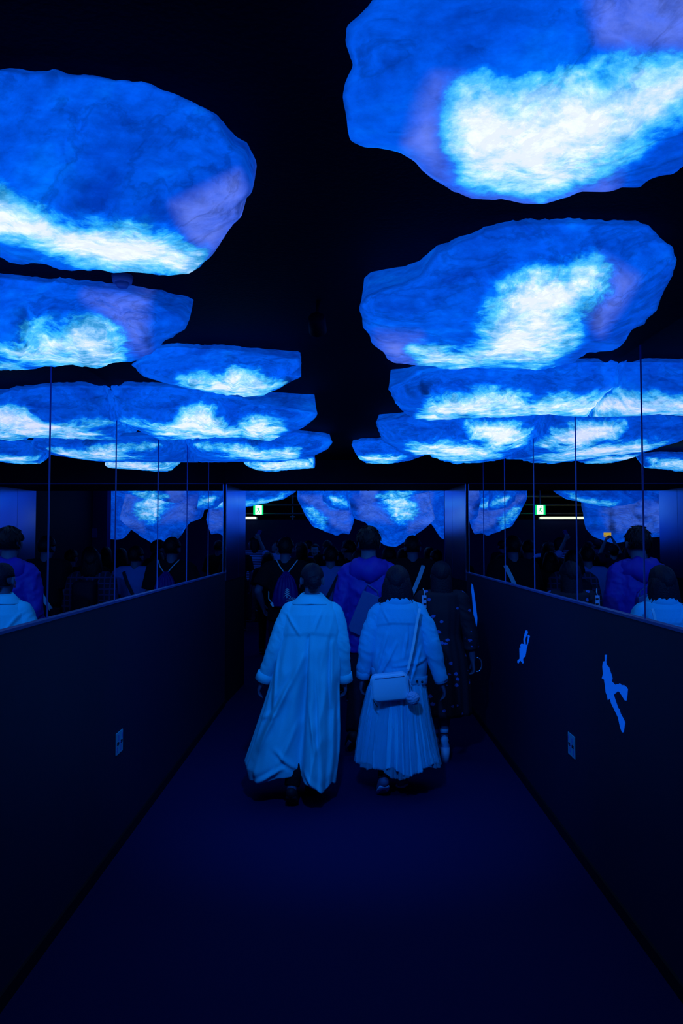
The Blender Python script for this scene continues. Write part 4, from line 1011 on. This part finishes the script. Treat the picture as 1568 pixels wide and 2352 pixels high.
# ------------------------------------------------------------------ woman in denim jacket and tulle skirt
S2 = 326; Y2 = FOC / S2; X2_ = (914 - 795) / S2
p2 = thing('person', 'person walking away in a light denim jacket and pale tulle skirt', 'person', (X2_, Y2, 0))
H2 = 1.545
J = std_joints(H2, {'shoulderL': (-.130, 0, 1.240), 'elbowL': (-.212, -.02, .985), 'wristL': (-.250, .03, .770), 'shoulderR': (.130, 0, 1.240), 'elbowR': (.225, -.03, 1.00), 'wristR': (.300, .01, .745),
                    'head': (-.006, .012, 1.435), 'neck': (0, -.008, 1.31)},
               {'kneeL': (-.075, .0, .44), 'ankleL': (-.115, -.15, .125), 'toeL': (-.125, -.075, .030), 'ankleR': (.020, .05, .060), 'toeR': (.045, .16, .018), 'kneeR': (.045, .07, .44)})
me, Mh = body_mesh(H2, J, -0.12, -0.03, True, 0.006, 0.5)
link('body', me, M_SKIN, p2); hr_ = link('hair', hair_mesh(Mh, 'bob', 6), M_HAIR_B, p2); face_parts(p2, Mh)
rnd = random.Random(5); cl = MB()
for i in range(9):
    b = Vector((-.095 - rnd.uniform(0, .02), -.03 + rnd.uniform(-.03, .03), -.11 + rnd.uniform(-.02, .02))); pts = []
    for k in range(9):
        u = k / 8; pts.append(Mh @ (b + Vector((-.03 * u + .010 * math.sin(u * 9 + i), .008 * math.cos(u * 9 + i), -.075 * u))))
    cl.tube(pts, [.004] * 8 + [.001], 6)
cl.build('curls', M_HAIR_B, hr_)
sk_rows = interp_rows([(-.0, 0, .870, .125, .125, .095, .105), (0, 0, .80, .172, .172, .125, .135), (-.008, 0, .70, .208, .198, .145, .165), (-.012, 0, .50, .245, .225, .175, .210), (-.010, 0, .34, .268, .250, .20, .240), (-.005, 0, .215, .285, .275, .215, .26)], 70)
def sk_hem(t, u):
    a = (t - 1.5 * PI + PI) % (2 * PI) - PI
    return (u ** 3) * (-0.028 * math.exp(-((a - 0.15) / 0.26) ** 2) + 0.030 * math.exp(-((a + 0.25) / 0.2) ** 2) + 0.010 * math.sin(7 * t) - 0.01 * math.sin(3 * t))
def tulle_layer(rows_k, seed, grow, hemf):
    m_ = drape_mesh(rows_k, 420, 17, 0.022, seed, hem=hemf); c_ = coords(m_)
    an_ = np.arctan2(c_[:, 1], c_[:, 0]); u_ = np.clip((.87 - c_[:, 2]) / .66, 0, 1)
    q_ = np.c_[np.cos(an_) * 9, np.sin(an_) * 9, u_ * .8 + seed]
    g_ = (ridged(q_, seed, 3) - .6) * .032 * (0.15 + u_) + .010 * u_ * np.sin(an_ * 31 + seed) * fbm(q_ * .5, seed, 2)
    c_[:, 0] += np.cos(an_) * (g_ + grow * u_); c_[:, 1] += np.sin(an_) * (g_ * 1.6 + grow * u_)
    set_coords(m_, c_); return m_
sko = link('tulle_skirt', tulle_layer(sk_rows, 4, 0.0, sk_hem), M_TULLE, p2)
link('sheer_overlay', tulle_layer(sk_rows, 8, 0.012, lambda t, u: sk_hem(t + .3, u) - .012 * u ** 3 + .008 * u ** 3 * math.sin(5 * t)), sheer_mat(), sko)
# jacket: boxy body, hem band, yoke, collar, sleeves
jr = interp_rows([(0, -.006, 1.318, .085, .085, .078, .074), (0, -.004, 1.300, .125, .125, .09, .092), (0, 0, 1.265, .150, .150, .105, .115), (0, 0, 1.20, .172, .172, .12, .130), (0, 0, 1.10, .186, .186, .125, .138),
                  (0, 0, .98, .196, .200, .125, .140), (0, 0, .87, .190, .200, .125, .140), (0, 0, .825, .184, .192, .120, .135), (0, 0, .765, .182, .190, .120, .132)], 90)
jm = drape_mesh(jr, 220, 5, 0.02, 9, hem=lambda t, u: u ** 2 * (-.030 * math.cos(t)))
c = coords(jm); backf = c[:, 1] < 0
f = ridged(np.c_[c[:, 0] * 7 + c[:, 2] * 3, c[:, 1] * 3, c[:, 2] * 4], 14, 3) - 0.62
c[:, 1] -= np.where(backf, 1, -1) * f * 0.060 * np.clip((1.27 - c[:, 2]) * 3, 0, 1)
fold_lines(c, [(905,1470,870,1540,.012,.020),(930,1450,922,1500,.010,.014),(962,1480,935,1560,.012,.018),(990,1460,984,1550,.012,.020),(885,1450,862,1530,.012,.020),(900,1520,960,1512,.010,.012),(945,1520,985,1500,.010,.014),(878,1400,890,1424,.010,.010),(950,1400,962,1425,.010,.010)], 914, 326, 1806, backf)
yk = 1.165 - 0.9 * c[:, 0] ** 2
c[:, 1] -= backf * 0.010 * (1 / (1 + np.exp(-(c[:, 2] - yk) * 600)))
for xs in (-.075, .075):
    dxs = c[:, 0] - xs * (0.75 + 0.35 * (c[:, 2] - .8)); c[:, 1] += backf * 0.004 * np.exp(-(dxs / .004) ** 2) * (c[:, 2] < yk)
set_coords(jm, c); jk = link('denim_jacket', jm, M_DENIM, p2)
hb = drape_mesh(interp_rows([(0, 0, .822, .190, .198, .126, .143), (0, 0, .818, .193, .201, .129, .146), (0, 0, .765, .190, .198, .127, .143), (0, 0, .760, .182, .190, .120, .135)], 10), 160, 5, 0.01, 9, hem=lambda t, u: -.030 * math.cos(t))
hbo = link('waistband', hb, M_DENIM, jk)
for bx, bz in ((.115, .775), (.150, .770)):
    MB().tube([(bx, -.128, bz), (bx, -.136, bz)], [.009, .007], 14).build('button', M_SLOT, hbo)
for s, q in ((-1, 'L'), (1, 'R')):
    sh, el, wr_ = J['shoulder' + q], J['elbow' + q], J['wrist' + q]
    sl = sleeve([sh + Vector((-s * .05, 0, 0)), sh + Vector((s * .006, 0, -.015)), sh.lerp(el, .5) + Vector((s * .012, 0, 0)), el, wr_ + Vector((0, 0, .01))], [.062, .068, .070, .066, .046], 'jacket_sleeve', M_DENIM, jk, 17 + s, fold=0.0055)
    d = (wr_ - el).normalized()
    MB().tube([wr_ - d * .055, wr_ - d * .052, wr_ + d * .000, wr_ + d * .004], [.046, .050, .047, .040], 28).build('cuff', M_DENIM, sl)
R = []
for i, (z, rr, yy) in enumerate(((1.345, .078, -.012), (1.352, .082, -.012), (1.325, .100, -.014), (1.288, .118, -.012), (1.282, .116, -.01), (1.30, .09, -.005))):
    R.append([Vector((rr * math.cos(2 * PI * k / 64) * 1.03, yy + rr * .84 * math.sin(2 * PI * k / 64), z - 0.006 * math.sin(2 * PI * k / 64) + .003 * math.sin(10 * PI * k / 64))) for k in range(64)])
MB().rings(R, cap=False).build('jacket_collar', M_DENIM, jk)
for q, mm in (('L', M_SHOE), ('R', mat('grey sneaker', (0.05, 0.13, 0.30), 0.6))):
    up, so = shoe_mesh(J['ankle' + q], J['toe' + q], .95); sh = up.build('shoe', mat('grey sneaker', (0.05, 0.13, 0.30), 0.6), p2); so.build('sole', M_WHITE_C, sh)
    an, kn = J['ankle' + q], J['knee' + q]
    MB().tube([an.lerp(kn, .02), an.lerp(kn, .20)], [.041, .040], 16).build('sock', M_DARKBLUE, p2)

# crossbody bag
bx, bz = (889 - 914) / S2, (1806 - 1559) / S2
bag = thing('crossbody_bag', 'pale rounded crossbody bag with a fluffy ball, over the tulle skirt', 'bag', (X2_ + bx, Y2 - .215, bz))
bm_ = MB(); R = []
def rrect(hx, hz, r, y, n=10, tilt=0.10):
    pts = []
    for cx, cz, a0 in ((hx - r, hz - r, 0), (-hx + r, hz - r, PI / 2), (-hx + r, -hz + r, PI), (hx - r, -hz + r, 1.5 * PI)):
        for k in range(n + 1):
            a = a0 + k / n * PI / 2; x, z = cx + r * math.cos(a), cz + r * math.sin(a)
            pts.append(Vector((x * math.cos(tilt) - z * math.sin(tilt), y, x * math.sin(tilt) + z * math.cos(tilt))))
    return pts
for y, k in ((-.046, .86), (-.042, .93), (-.034, .98), (-.02, 1), (.02, 1), (.034, .98), (.042, .93), (.046, .86)):
    R.append(rrect(.122 * k, .088 * k, .035 * k, y))
bm_.rings(R).build('bag_body', M_BAG, bag)
pr = rrect(.123, .089, .036, -.026); pr.append(pr[0].copy()); MB().tube(pr, [.0035] * len(pr), 8, (0, 1, 0), cap=False).build('piping', M_BAG, bag)
MB().tube([Vector((-.10, -.046, .058)), Vector((.095, -.048, .078))], [.003, .003], 8).build('zip', M_METAL, bag)
def rel(px, py, y=0.0): return Vector(((px - 914) / S2 - bx, y, (1806 - py) / S2 - bz))
stp = [rel(957, 1392, .055), rel(955, 1400, .048), rel(950, 1425, .045), rel(943, 1465, .030), rel(936, 1495, .012), rel(929, 1522, -.005)]
R = []
for i, p_ in enumerate(stp):
    d = (stp[min(i + 1, 5)] - stp[max(i - 1, 0)]).normalized(); sd_ = d.cross(Vector((0, 1, 0))).normalized() * .0085; yv = Vector((0, .0025, 0))
    R.append([p_ + sd_ + yv, p_ + sd_ - yv, p_ - sd_ - yv, p_ - sd_ + yv])
MB().rings(R).build('strap', M_STRAP, bag, False)
MB().tube([rel(929, 1520, -.008), rel(930, 1527, -.010), rel(926, 1536, -.012), rel(928, 1546, -.012)], [.004, .007, .005, .004], 10).build('clasp', M_METAL, bag)
MB().tube([rel(931, 1540, -.03), rel(934, 1556, -.04), rel(937, 1570, -.05)], [.002] * 3, 6).build('cord', M_METAL, bag)
fur = MB().ell(rel(938, 1580, -.055), (.043, .040, .043), 48, 32).mesh(); c = coords(fur); nn = normals(fur)
set_coords(fur, c + nn * ((vnoise(c * 160, 3) - .5) * .010)[:, None]); link('pompom', fur, M_FUR, bag)
MB().tube([rel(852, 1585, -.03), rel(858, 1594, -.04), rel(863, 1600, -.045)], [.003, .003, .002], 6).build('zip_pull', M_SLOT, bag)

# ------------------------------------------------------------------ the others
def put(px, s): return (px - 795) / s, FOC / s
# hooded person
X, Y = put(846, 280)
p3, J, Mh = person('tall person in a bright blue hooded windbreaker and dark trousers walking in the middle', X, Y, 1.845, 0, -0.05, 0.0, 'short', M_HAIR,
    dict(name='windbreaker', inflate=.020, hem=.455, sleeve='long', wr=.022, flare=.0), M_HOOD, 'trousers', M_DARKBLUE, None,
    arms={'shoulderL': (-.165, 0, 1.465), 'elbowL': (-.225, -.02, 1.17), 'wristL': (-.20, .10, .93), 'shoulderR': (.165, 0, 1.465), 'elbowR': (.225, -.02, 1.17), 'wristR': (.20, .08, .93)},
    legs={'kneeL': (-.09, -.02, .53), 'ankleL': (-.135, -.20, .22), 'toeL': (-.15, -.12, .10)}, female=False, tufts=True, seed=5, voxel=.007)
hd2 = MB()
for k in range(40):
    pass
R = []
for i, (z, rx, ry, yy) in enumerate(((1.545, .085, .070, .01), (1.570, .105, .085, -.005), (1.560, .135, .110, -.02), (1.515, .160, .135, -.03), (1.455, .165, .150, -.03), (1.405, .125, .145, -.02), (1.375, .070, .120, -.01), (1.40, .05, .08, 0))):
    R.append([Vector((rx * math.cos(2 * PI * k / 64), yy + ry * math.sin(2 * PI * k / 64) * (1 if math.sin(2 * PI * k / 64) < 0 else .55), z - .02 * math.sin(2 * PI * k / 64) + .012 * math.sin(10 * PI * k / 64 + i))) for k in range(64)])
hm = MB().rings(R, cap=False).mesh(); wrinkle(hm, .010, (14, 14, 20), 3); link('hood', hm, M_HOOD, p3)
tote = thing('flat_tote_bag', 'flat grey-blue tote bag held slanted against the back of the hooded person', 'bag', (X - .02, Y - .19, 1.10))
tp = [at_y(x, y, Y - .19) - Vector((X - .02, Y - .19, 1.10)) for x, y in ((834, 1356), (872, 1372), (866, 1420), (842, 1468), (803, 1450), (800, 1440))]
bevel(MB().prism([Vector((v.x, 0, v.z)) for v in tp], (0, .035, 0)).build('bag_body', M_TOTE, tote, False), .006)
MB().tube([tp[0] + Vector((.01, .01, 0)), tp[0] + Vector((.03, .01, .05)), tp[1] + Vector((-.02, .01, .05)), tp[1] + Vector((-.01, .01, 0))], [.005] * 4, 8).build('handle', M_TOTE, tote)

# long-haired woman in patterned dress with white heels
X, Y = put(1012, 284)
p4 = thing('person', 'person with very long dark hair, patterned dress and white block heels', 'person', (X, Y, 0))
H4 = 1.565
J = std_joints(H4, {'shoulderL': (-.150, 0, 1.265), 'elbowL': (-.205, 0, 1.02), 'wristL': (-.18, .10, .85), 'shoulderR': (.150, 0, 1.265), 'elbowR': (.225, -.03, .99), 'wristR': (.245, -.02, .775)},
               {'kneeL': (-.05, .03, .47), 'ankleL': (-.06, .02, .12), 'toeL': (-.07, .13, .03), 'ankleR': (.010, -.04, .14), 'toeR': (.0, .06, .03), 'kneeR': (.03, .01, .47)})
me, Mh = body_mesh(H4, J, -.05, 0, True, .007, .8)
link('body', me, M_SKIN, p4); link('hair', hair_mesh(Mh, 'long', 9), M_HAIR_B, p4)
dr = drape_mesh(interp_rows([(0, -.008, 1.335, .062, .062, .06, .06), (0, 0, 1.30, .160, .160, .085, .10), (0, 0, 1.16, .165, .165, .105, .115), (0, 0, .98, .150, .150, .10, .11), (0, 0, .80, .190, .20, .13, .145), (0, 0, .60, .205, .225, .15, .175), (0, 0, .36, .215, .235, .17, .20)], 60), 160, 7, .05, 6)
link('dress', dr, M_FLORAL, p4)
for s, q in ((-1, 'L'), (1, 'R')):
    sh, el, wr_ = J['shoulder' + q], J['elbow' + q], J['wrist' + q]
    sleeve([sh + Vector((-s * .07, 0, .012)), sh + Vector((0, 0, .004)), sh.lerp(el, .5), el, el.lerp(wr_, .55)], [.062, .068, .062, .060, .060], 'dress_sleeve', M_FLORAL, p4, 27 + s)
    an, to = J['ankle' + q], J['toe' + q]
    M_HEEL = mat('white leather shoe', (0.35, 0.6, 1.0), 0.45)
    b = MB(); b.tube([an + Vector((0, -.035, .02)), an + Vector((0, -.035, -.02)), an.lerp(to, .5) + Vector((0, 0, -.015)), to + Vector((0, .01, .01))], [(.034, .034), (.038, .036), (.040, .024), (.034, .018)], 18, (0, 0, 1), round_ends=True)
    sho = b.build('shoe', M_HEEL, p4)
    MB().tube([an + Vector((0, -.055, -.03)), (an.x, an.y - .055, .0)], [.036, .033], 20).build('heel', M_HEEL, sho)
    MB().tube([an + Vector((0, -.01, .07)), an + Vector((0, -.005, .10))], [.034, .035], 18).build('ankle_strap', M_HEEL, sho)
w_ = J['wristR']; R = [Vector((w_.x + .03 + .036 * math.cos(a), w_.y - .03, w_.z - .03 + .055 * math.sin(a))) for a in [-1.9 + 3.6 * k / 16 for k in range(17)]]
o = MB().tube([tuple(v + Vector((X, Y, 0))) for v in R], [.006] * 17, 8, (0, 1, 0)).build('bag_handle_ring', M_METAL); tag(o, 'pale curved ring hanging from the hand beside the right wall', 'ring')
hb_ = thing('phone_charm', 'bright blue-white hanging tag between the denim jacket and the patterned dress', 'tag', tuple(at_y(974, 1382, Y - .17)))
bevel(MB().box((0, 0, 0), (.034, .008, .10)).build('tag_plate', M_WHITE_C, hb_, False), .003)
for z in (-.018, .022): MB().box((0.004, -.005, z), (.022, .004, .012)).build('mark', M_SLOT, hb_, False)
MB().tube([(0, 0, .05), (.004, .01, .075), (-.006, .03, .10)], [.003] * 3, 6).build('loop', M_STRAP, hb_)

def strap_on(parent_xy, pts, wd, label, name='shoulder_strap', m=None):
    R = []
    for i, p_ in enumerate(pts):
        p_ = Vector(p_); d = (Vector(pts[min(i + 1, len(pts) - 1)]) - Vector(pts[max(i - 1, 0)])).normalized(); sd_ = d.cross(Vector((0, 1, 0))).normalized() * wd; yv = Vector((0, .003, 0))
        R.append([p_ + sd_ + yv, p_ + sd_ - yv, p_ - sd_ - yv, p_ - sd_ + yv])
    return MB().rings(R)
T_SHORT = dict(name='t_shirt', inflate=.016, hem=.49, sleeve='short')
T_LONG = dict(name='sweater', inflate=.02, hem=.48, sleeve='long')

# person with diagonal strap
X, Y = put(947, 208)
p5, J, Mh = person('person in a dark t-shirt with a pale diagonal strap across the back', X, Y, 1.78, 0, 0, -.05, 'short', M_HAIR, dict(T_SHORT, inflate=.03), M_DARK, 'trousers', M_DARKBLUE, female=False, seed=11)
sb = thing('sling_bag', 'sling bag with pale diagonal strap, right of the hooded person', 'bag', (X, Y, 0))
strap_on(None, [(.10, -.03, 1.475), (.105, -.10, 1.45), (.06, -.150, 1.34), (.0, -.160, 1.20), (-.06, -.158, 1.08), (-.12, -.135, .98)], .022, '').build('strap', M_STRAP, sb, False)
bevel(MB().box((-.16, -.11, .93), (.12, .07, .14)).build('pouch', M_DARKBLUE, sb, False), .02)
# drawstring backpack person
X, Y = put(655, 209)
p7, J, Mh = person('person in a black t-shirt with a drawstring backpack, behind the coat on its left', X, Y, 1.765, 0, .05, -.04, 'short', M_HAIR, dict(T_SHORT, inflate=.03), M_DARK, 'trousers', M_DARKBLUE, female=False, seed=13,
    arms={'shoulderL': (-.185, 0, 1.42), 'elbowL': (-.29, -.08, 1.18), 'wristL': (-.25, .06, 1.0)})
bp = thing('drawstring_backpack', 'blue drawstring backpack with a pale arrow-stack logo', 'bag', (X, Y, 0))
bc = ((660 - 655) / 209, 1.22)
prof = interp_rows([(bc[0], -.150, 1.395, .030, .030, .02, .02), (bc[0], -.155, 1.375, .036, .036, .025, .03), (bc[0], -.165, 1.32, .085, .085, .035, .055), (bc[0], -.17, 1.22, .125, .120, .04, .075), (bc[0], -.17, 1.10, .150, .140, .045, .085), (bc[0], -.17, 1.03, .150, .140, .04, .075), (bc[0], -.165, 1.01, .10, .10, .02, .04)], 40)
bpm = drape_mesh(prof, 120, 8, -.0, 3); c = coords(bpm)
fz = np.clip((c[:, 2] - 1.0) / .4, 0, 1); ang = np.arctan2(c[:, 1] + .165, c[:, 0] - bc[0])
c[:, 1] += np.sin(ang * 14) * .008 * fz; c[:, 0] += np.cos(ang * 14) * .004 * fz
set_coords(bpm, c); pk = link('bag_body', bpm, M_PURPLE, bp)
for sx in (-1, 1):
    MB().tube([(bc[0] + sx * .02, -.165, 1.385), (bc[0] + sx * .07, -.145, 1.45), (bc[0] + sx * .115, -.05, 1.515), (bc[0] + sx * .12, .02, 1.50)], [.006] * 4, 10).build('cord', M_STRAP, bp)
    MB().tube([(bc[0] + sx * .145, -.17, 1.05), (bc[0] + sx * .19, -.12, 1.10), (bc[0] + sx * .20, -.03, 1.2)], [.006, .006, .006], 10).build('cord', M_STRAP, bp)
    bevel(MB().box((bc[0] + sx * .140, -.20, 1.045), (.03, .02, .05), Euler((0, sx * .6, 0)).to_matrix()).build('corner_tab', M_STRAP, bp, False), .004)
def px_on_back(px, py): return Vector(((px - 795) / 209 - X, 0, CAMZ - (py - 1240) / 209))
lg = MB()
for i in range(4):
    cy = 1347.5 + i * 4.2; hw = 5.5 + i * .5
    P = []
    for u in np.linspace(-1, 1, 9): P.append(px_on_back(664.5 + u * hw - (1 if u < 0 else 0) * i * .4, cy + abs(u) ** 1.6 * (4.0 + (2.5 if (i == 3 and u < 0) else 0)) - 0) + Vector((0, -.262, 0)))
    Q = [p_ - Vector((0, 0, .010 * (1 - abs(u) * .7))) for p_, u in zip(P, np.linspace(-1, 1, 9))]
    lg.prism(P + Q[::-1], (0, -.003, 0))
lg.build('arrow_logo', M_STRAP, pk, False)
def text_mesh(txt, size):
    cu = bpy.data.curves.new('txt', 'FONT'); cu.body = txt; cu.size = size; cu.extrude = .0015
    o = bpy.data.objects.new('txt', cu); COL.objects.link(o); dg = bpy.context.evaluated_depsgraph_get(); dg.update()
    me = bpy.data.meshes.new_from_object(o.evaluated_get(dg)); bpy.data.objects.remove(o, do_unlink=True); return me
tm = text_mesh('K2ea', .048); to_ = link('lettering', tm, M_STRAP, pk, False); to_.location = px_on_back(661, 1369) + Vector((0, -.265, 0)); to_.rotation_euler = (PI / 2, .18, 0)
MB().box(px_on_back(671, 1373) + Vector((0, -.262, 0)), (.08, .003, .004)).build('underline', M_STRAP, pk, False)

# light shirt with dark strap
X, Y = put(759, 201)
person('person in a pale shirt with a dark diagonal strap', X, Y, 1.665, 0, .1, 0, 'short', M_HAIR, dict(T_SHORT, inflate=.035), M_PALE, 'trousers', M_DARKBLUE, seed=17)
sb = thing('dark_sling_bag', 'dark diagonal strap on the pale shirt between the coat and the hooded person', 'bag', (X, Y, 0))
strap_on(None, [(.10, -.03, 1.395), (.105, -.10, 1.37), (.05, -.155, 1.26), (-.02, -.165, 1.12), (-.10, -.155, .98)], .018, '').build('strap', M_SLOT, sb, False)
bevel(MB().box((-.15, -.12, .92), (.16, .07, .16)).build('pouch', M_DARK, sb, False), .02)
# plaid
X, Y = put(826, 214)
person('person in a dark plaid shirt with a rucksack, seen in the left mirrors', X, Y, 1.62, 0, -.1, 0, 'bob', M_HAIR, dict(name='plaid_shirt', inflate=.035, hem=.45, sleeve='long'), M_PLAID, 'trousers', M_DARK, seed=19)
rk = thing('rucksack', 'dark rucksack on the plaid shirt, seen in the left mirrors', 'bag', (X, Y - .20, 1.12))
R = [rrect(.12 * k, .19 * k, .05 * k, y, tilt=0) for y, k in ((-.07, .8), (-.055, .95), (0, 1), (.05, 1), (.065, .95))]
MB().rings(R).build('bag_body', M_BLACK, rk)
for s in (-1, 1):
    MB().tube([(s * .07, .04, .17), (s * .085, .12, .20), (s * .09, .22, .14)], [(.02, .004)] * 3, 10, (0, 0, 1)).build('strap', M_BLACK, rk)
MB().box((0, -.075, -.06), (.15, .02, .11)).build('pocket', M_BLACK, rk, False)
# small girl head
X, Y = put(893, 190)
person('shorter person with straight dark hair just right of the hooded person', X, Y, 1.655, 0, 0, 0, 'long', M_HAIR, T_LONG, M_DARK, 'trousers', M_DARK, seed=23)
X, Y = put(800, 165)
person('person with dark hair, turned sideways, left of the hooded head', X, Y, 1.735, .5, .3, 0, 'short', M_HAIR, T_LONG, M_DARK, 'trousers', M_DARK, seed=29)
# striped top, looking left
X, Y = put(582, 108)
person('person in a striped top looking left, beside the left jamb', X, Y, 1.78, .4, .9, 0, 'bob', M_HAIR, dict(name='striped_top', inflate=.02, hem=.5, sleeve='none', wr=.003), M_STRIPE, 'trousers', M_DARKBLUE, seed=31, face=True)
X, Y = put(616, 150)
person('person with a round dark head of hair below the raised phone', X, Y, 1.545, 0, 0, 0, 'bob', M_HAIR, T_SHORT, M_DARK, 'trousers', M_DARK, seed=37)
# raised phone
X, Y = put(638, 118)
hx = (598 - 638) / 118; hz = CAMZ - (1230 - 1240) / 118
_, J, Mh = person('person in a white shirt holding a phone up above the crowd, face tilted up', X, Y, 1.72, .35, 1.0, .35, 'short', M_HAIR, T_SHORT, M_WHITE_C, 'trousers', M_DARK, skin=M_SKIN_W,
    arms={'elbowL': (-.22, .16, 1.50), 'wristL': (-.33, .16, 1.74)}, hands={'L': dict(curl=1.1, n=(.2, 1, .2))}, seed=41, face=True)
Rz = Matrix.Rotation(.35, 4, 'Z')
def phone(pos, rot, label, lit=None):
    o = thing('phone', label, 'phone', pos); o.rotation_euler = rot
    bevel(MB().box((0, 0, 0), (.072, .009, .148)).build('phone_case', M_PALE if lit is None else lit, o, False), .004)
    MB().box((0, .0055, 0), (.064, .002, .136)).build('screen', M_SLOT if lit is None else lit, o, False)
    MB().box((.02, -.0055, .055), (.016, .003, .020)).build('camera_lens', M_SLOT, o, False)
    return o
wp = Matrix.Translation((X, Y, 0)) @ Rz @ (J['wristL'] + Vector((-.01, .02, .12)))
phone(tuple(wp), (.5, .35, .5), 'pale phone held up in a raised hand left of the doorway middle')

# several listeners in the room beyond
crowd = [
 # px, s, H, rz, hy, style, label, top mat
 (690, 140, 1.70, .4, .6, 'wavy', 'person with wavy hair looking left, behind the backpack wearer', M_DARKBLUE),
 (708, 105, 1.72, -.3, 0, 'short', 'person far back right of the wavy-haired one, half hidden', M_DARK),
 (752, 130, 1.73, .2, 0, 'cap', 'person holding something dark at head height in the doorway middle', M_DARK),
 (777, 175, 1.58, 0, 0, 'bob', 'short dark-haired person behind the pale shirt', M_DARK),
 (548, 120, 1.70, .2, .3, 'bob', 'dark-haired person mostly hidden by the left jamb', M_DARK),
 (505, 140, 1.66, .1, .2, 'long', 'long-haired person hidden left of the doorway, seen in the right mirrors', M_DARKBLUE),
 (520, 116, 1.74, -.3, -.2, 'short', 'person hidden left of the doorway with short hair, seen in the right mirrors', M_DARK),
 (470, 128, 1.70, 0, -.3, 'short', 'second short-haired person hidden left of the doorway, farther from the jamb', M_DARK),
 (440, 112, 1.60, .3, .2, 'bob', 'person with a bob farthest left of the doorway, seen in the right mirrors', M_PALE),
 (925, 150, 1.60, 0, 0, 'bob', 'person with a bob between the hooded person and the diagonal strap', M_DARK),
 (985, 140, 1.62, -.2, 0, 'long', 'long-haired person behind the patterned dress', M_DARK),
 (1000, 165, 1.60, -.2, .3, 'short', 'person at the right jamb with a pale shirt', M_PALE),
]
for px, s_, H_, rz, hy, st, lb, tm_ in crowd:
    X, Y = put(px, s_)
    person(lb, X, Y, H_, rz, hy, 0, st, M_HAIR, T_SHORT if random.random() < .6 else T_LONG, tm_, 'trousers', M_DARK, seed=int(px), voxel=.011, face=False)
# facing the camera, smiling
X, Y = put(724, 122)
person('person facing this way in a pale V-neck top, smiling, in the doorway middle', X, Y, 1.66, PI - .2, 0, 0, 'long', M_HAIR, dict(T_SHORT, inflate=.012), M_PALE, 'trousers', M_DARK, seed=71, face=True, skin=M_SKIN_W)
# photographer with bright yellow phone, seen in the right mirrors
X, Y = put(520, 131)
_, J, Mh = person('person holding a yellow phone overhead with both hands, hidden by the left jamb', X, Y, 1.66, .1, 0, .3, 'short', M_HAIR, T_SHORT, M_DARKBLUE, 'trousers', M_DARK, skin=M_SKIN_W,
    arms={'elbowL': (-.18, .20, 1.48), 'wristL': (-.07, .24, 1.72), 'elbowR': (.18, .20, 1.48), 'wristR': (.07, .24, 1.72)}, hands={'L': dict(curl=1.0, n=(1, .3, 0)), 'R': dict(curl=1.0, n=(-1, .3, 0))}, seed=73)
M_YEL = emit('yellow phone screen', (0.75, 0.50, 0.05), 0.7, (0.6, 0.4, 0.05))
phone((X, Y + .27, 1.83), (0.2, PI / 2, 0), 'glowing yellow phone held overhead, seen in the right mirrors', M_YEL)
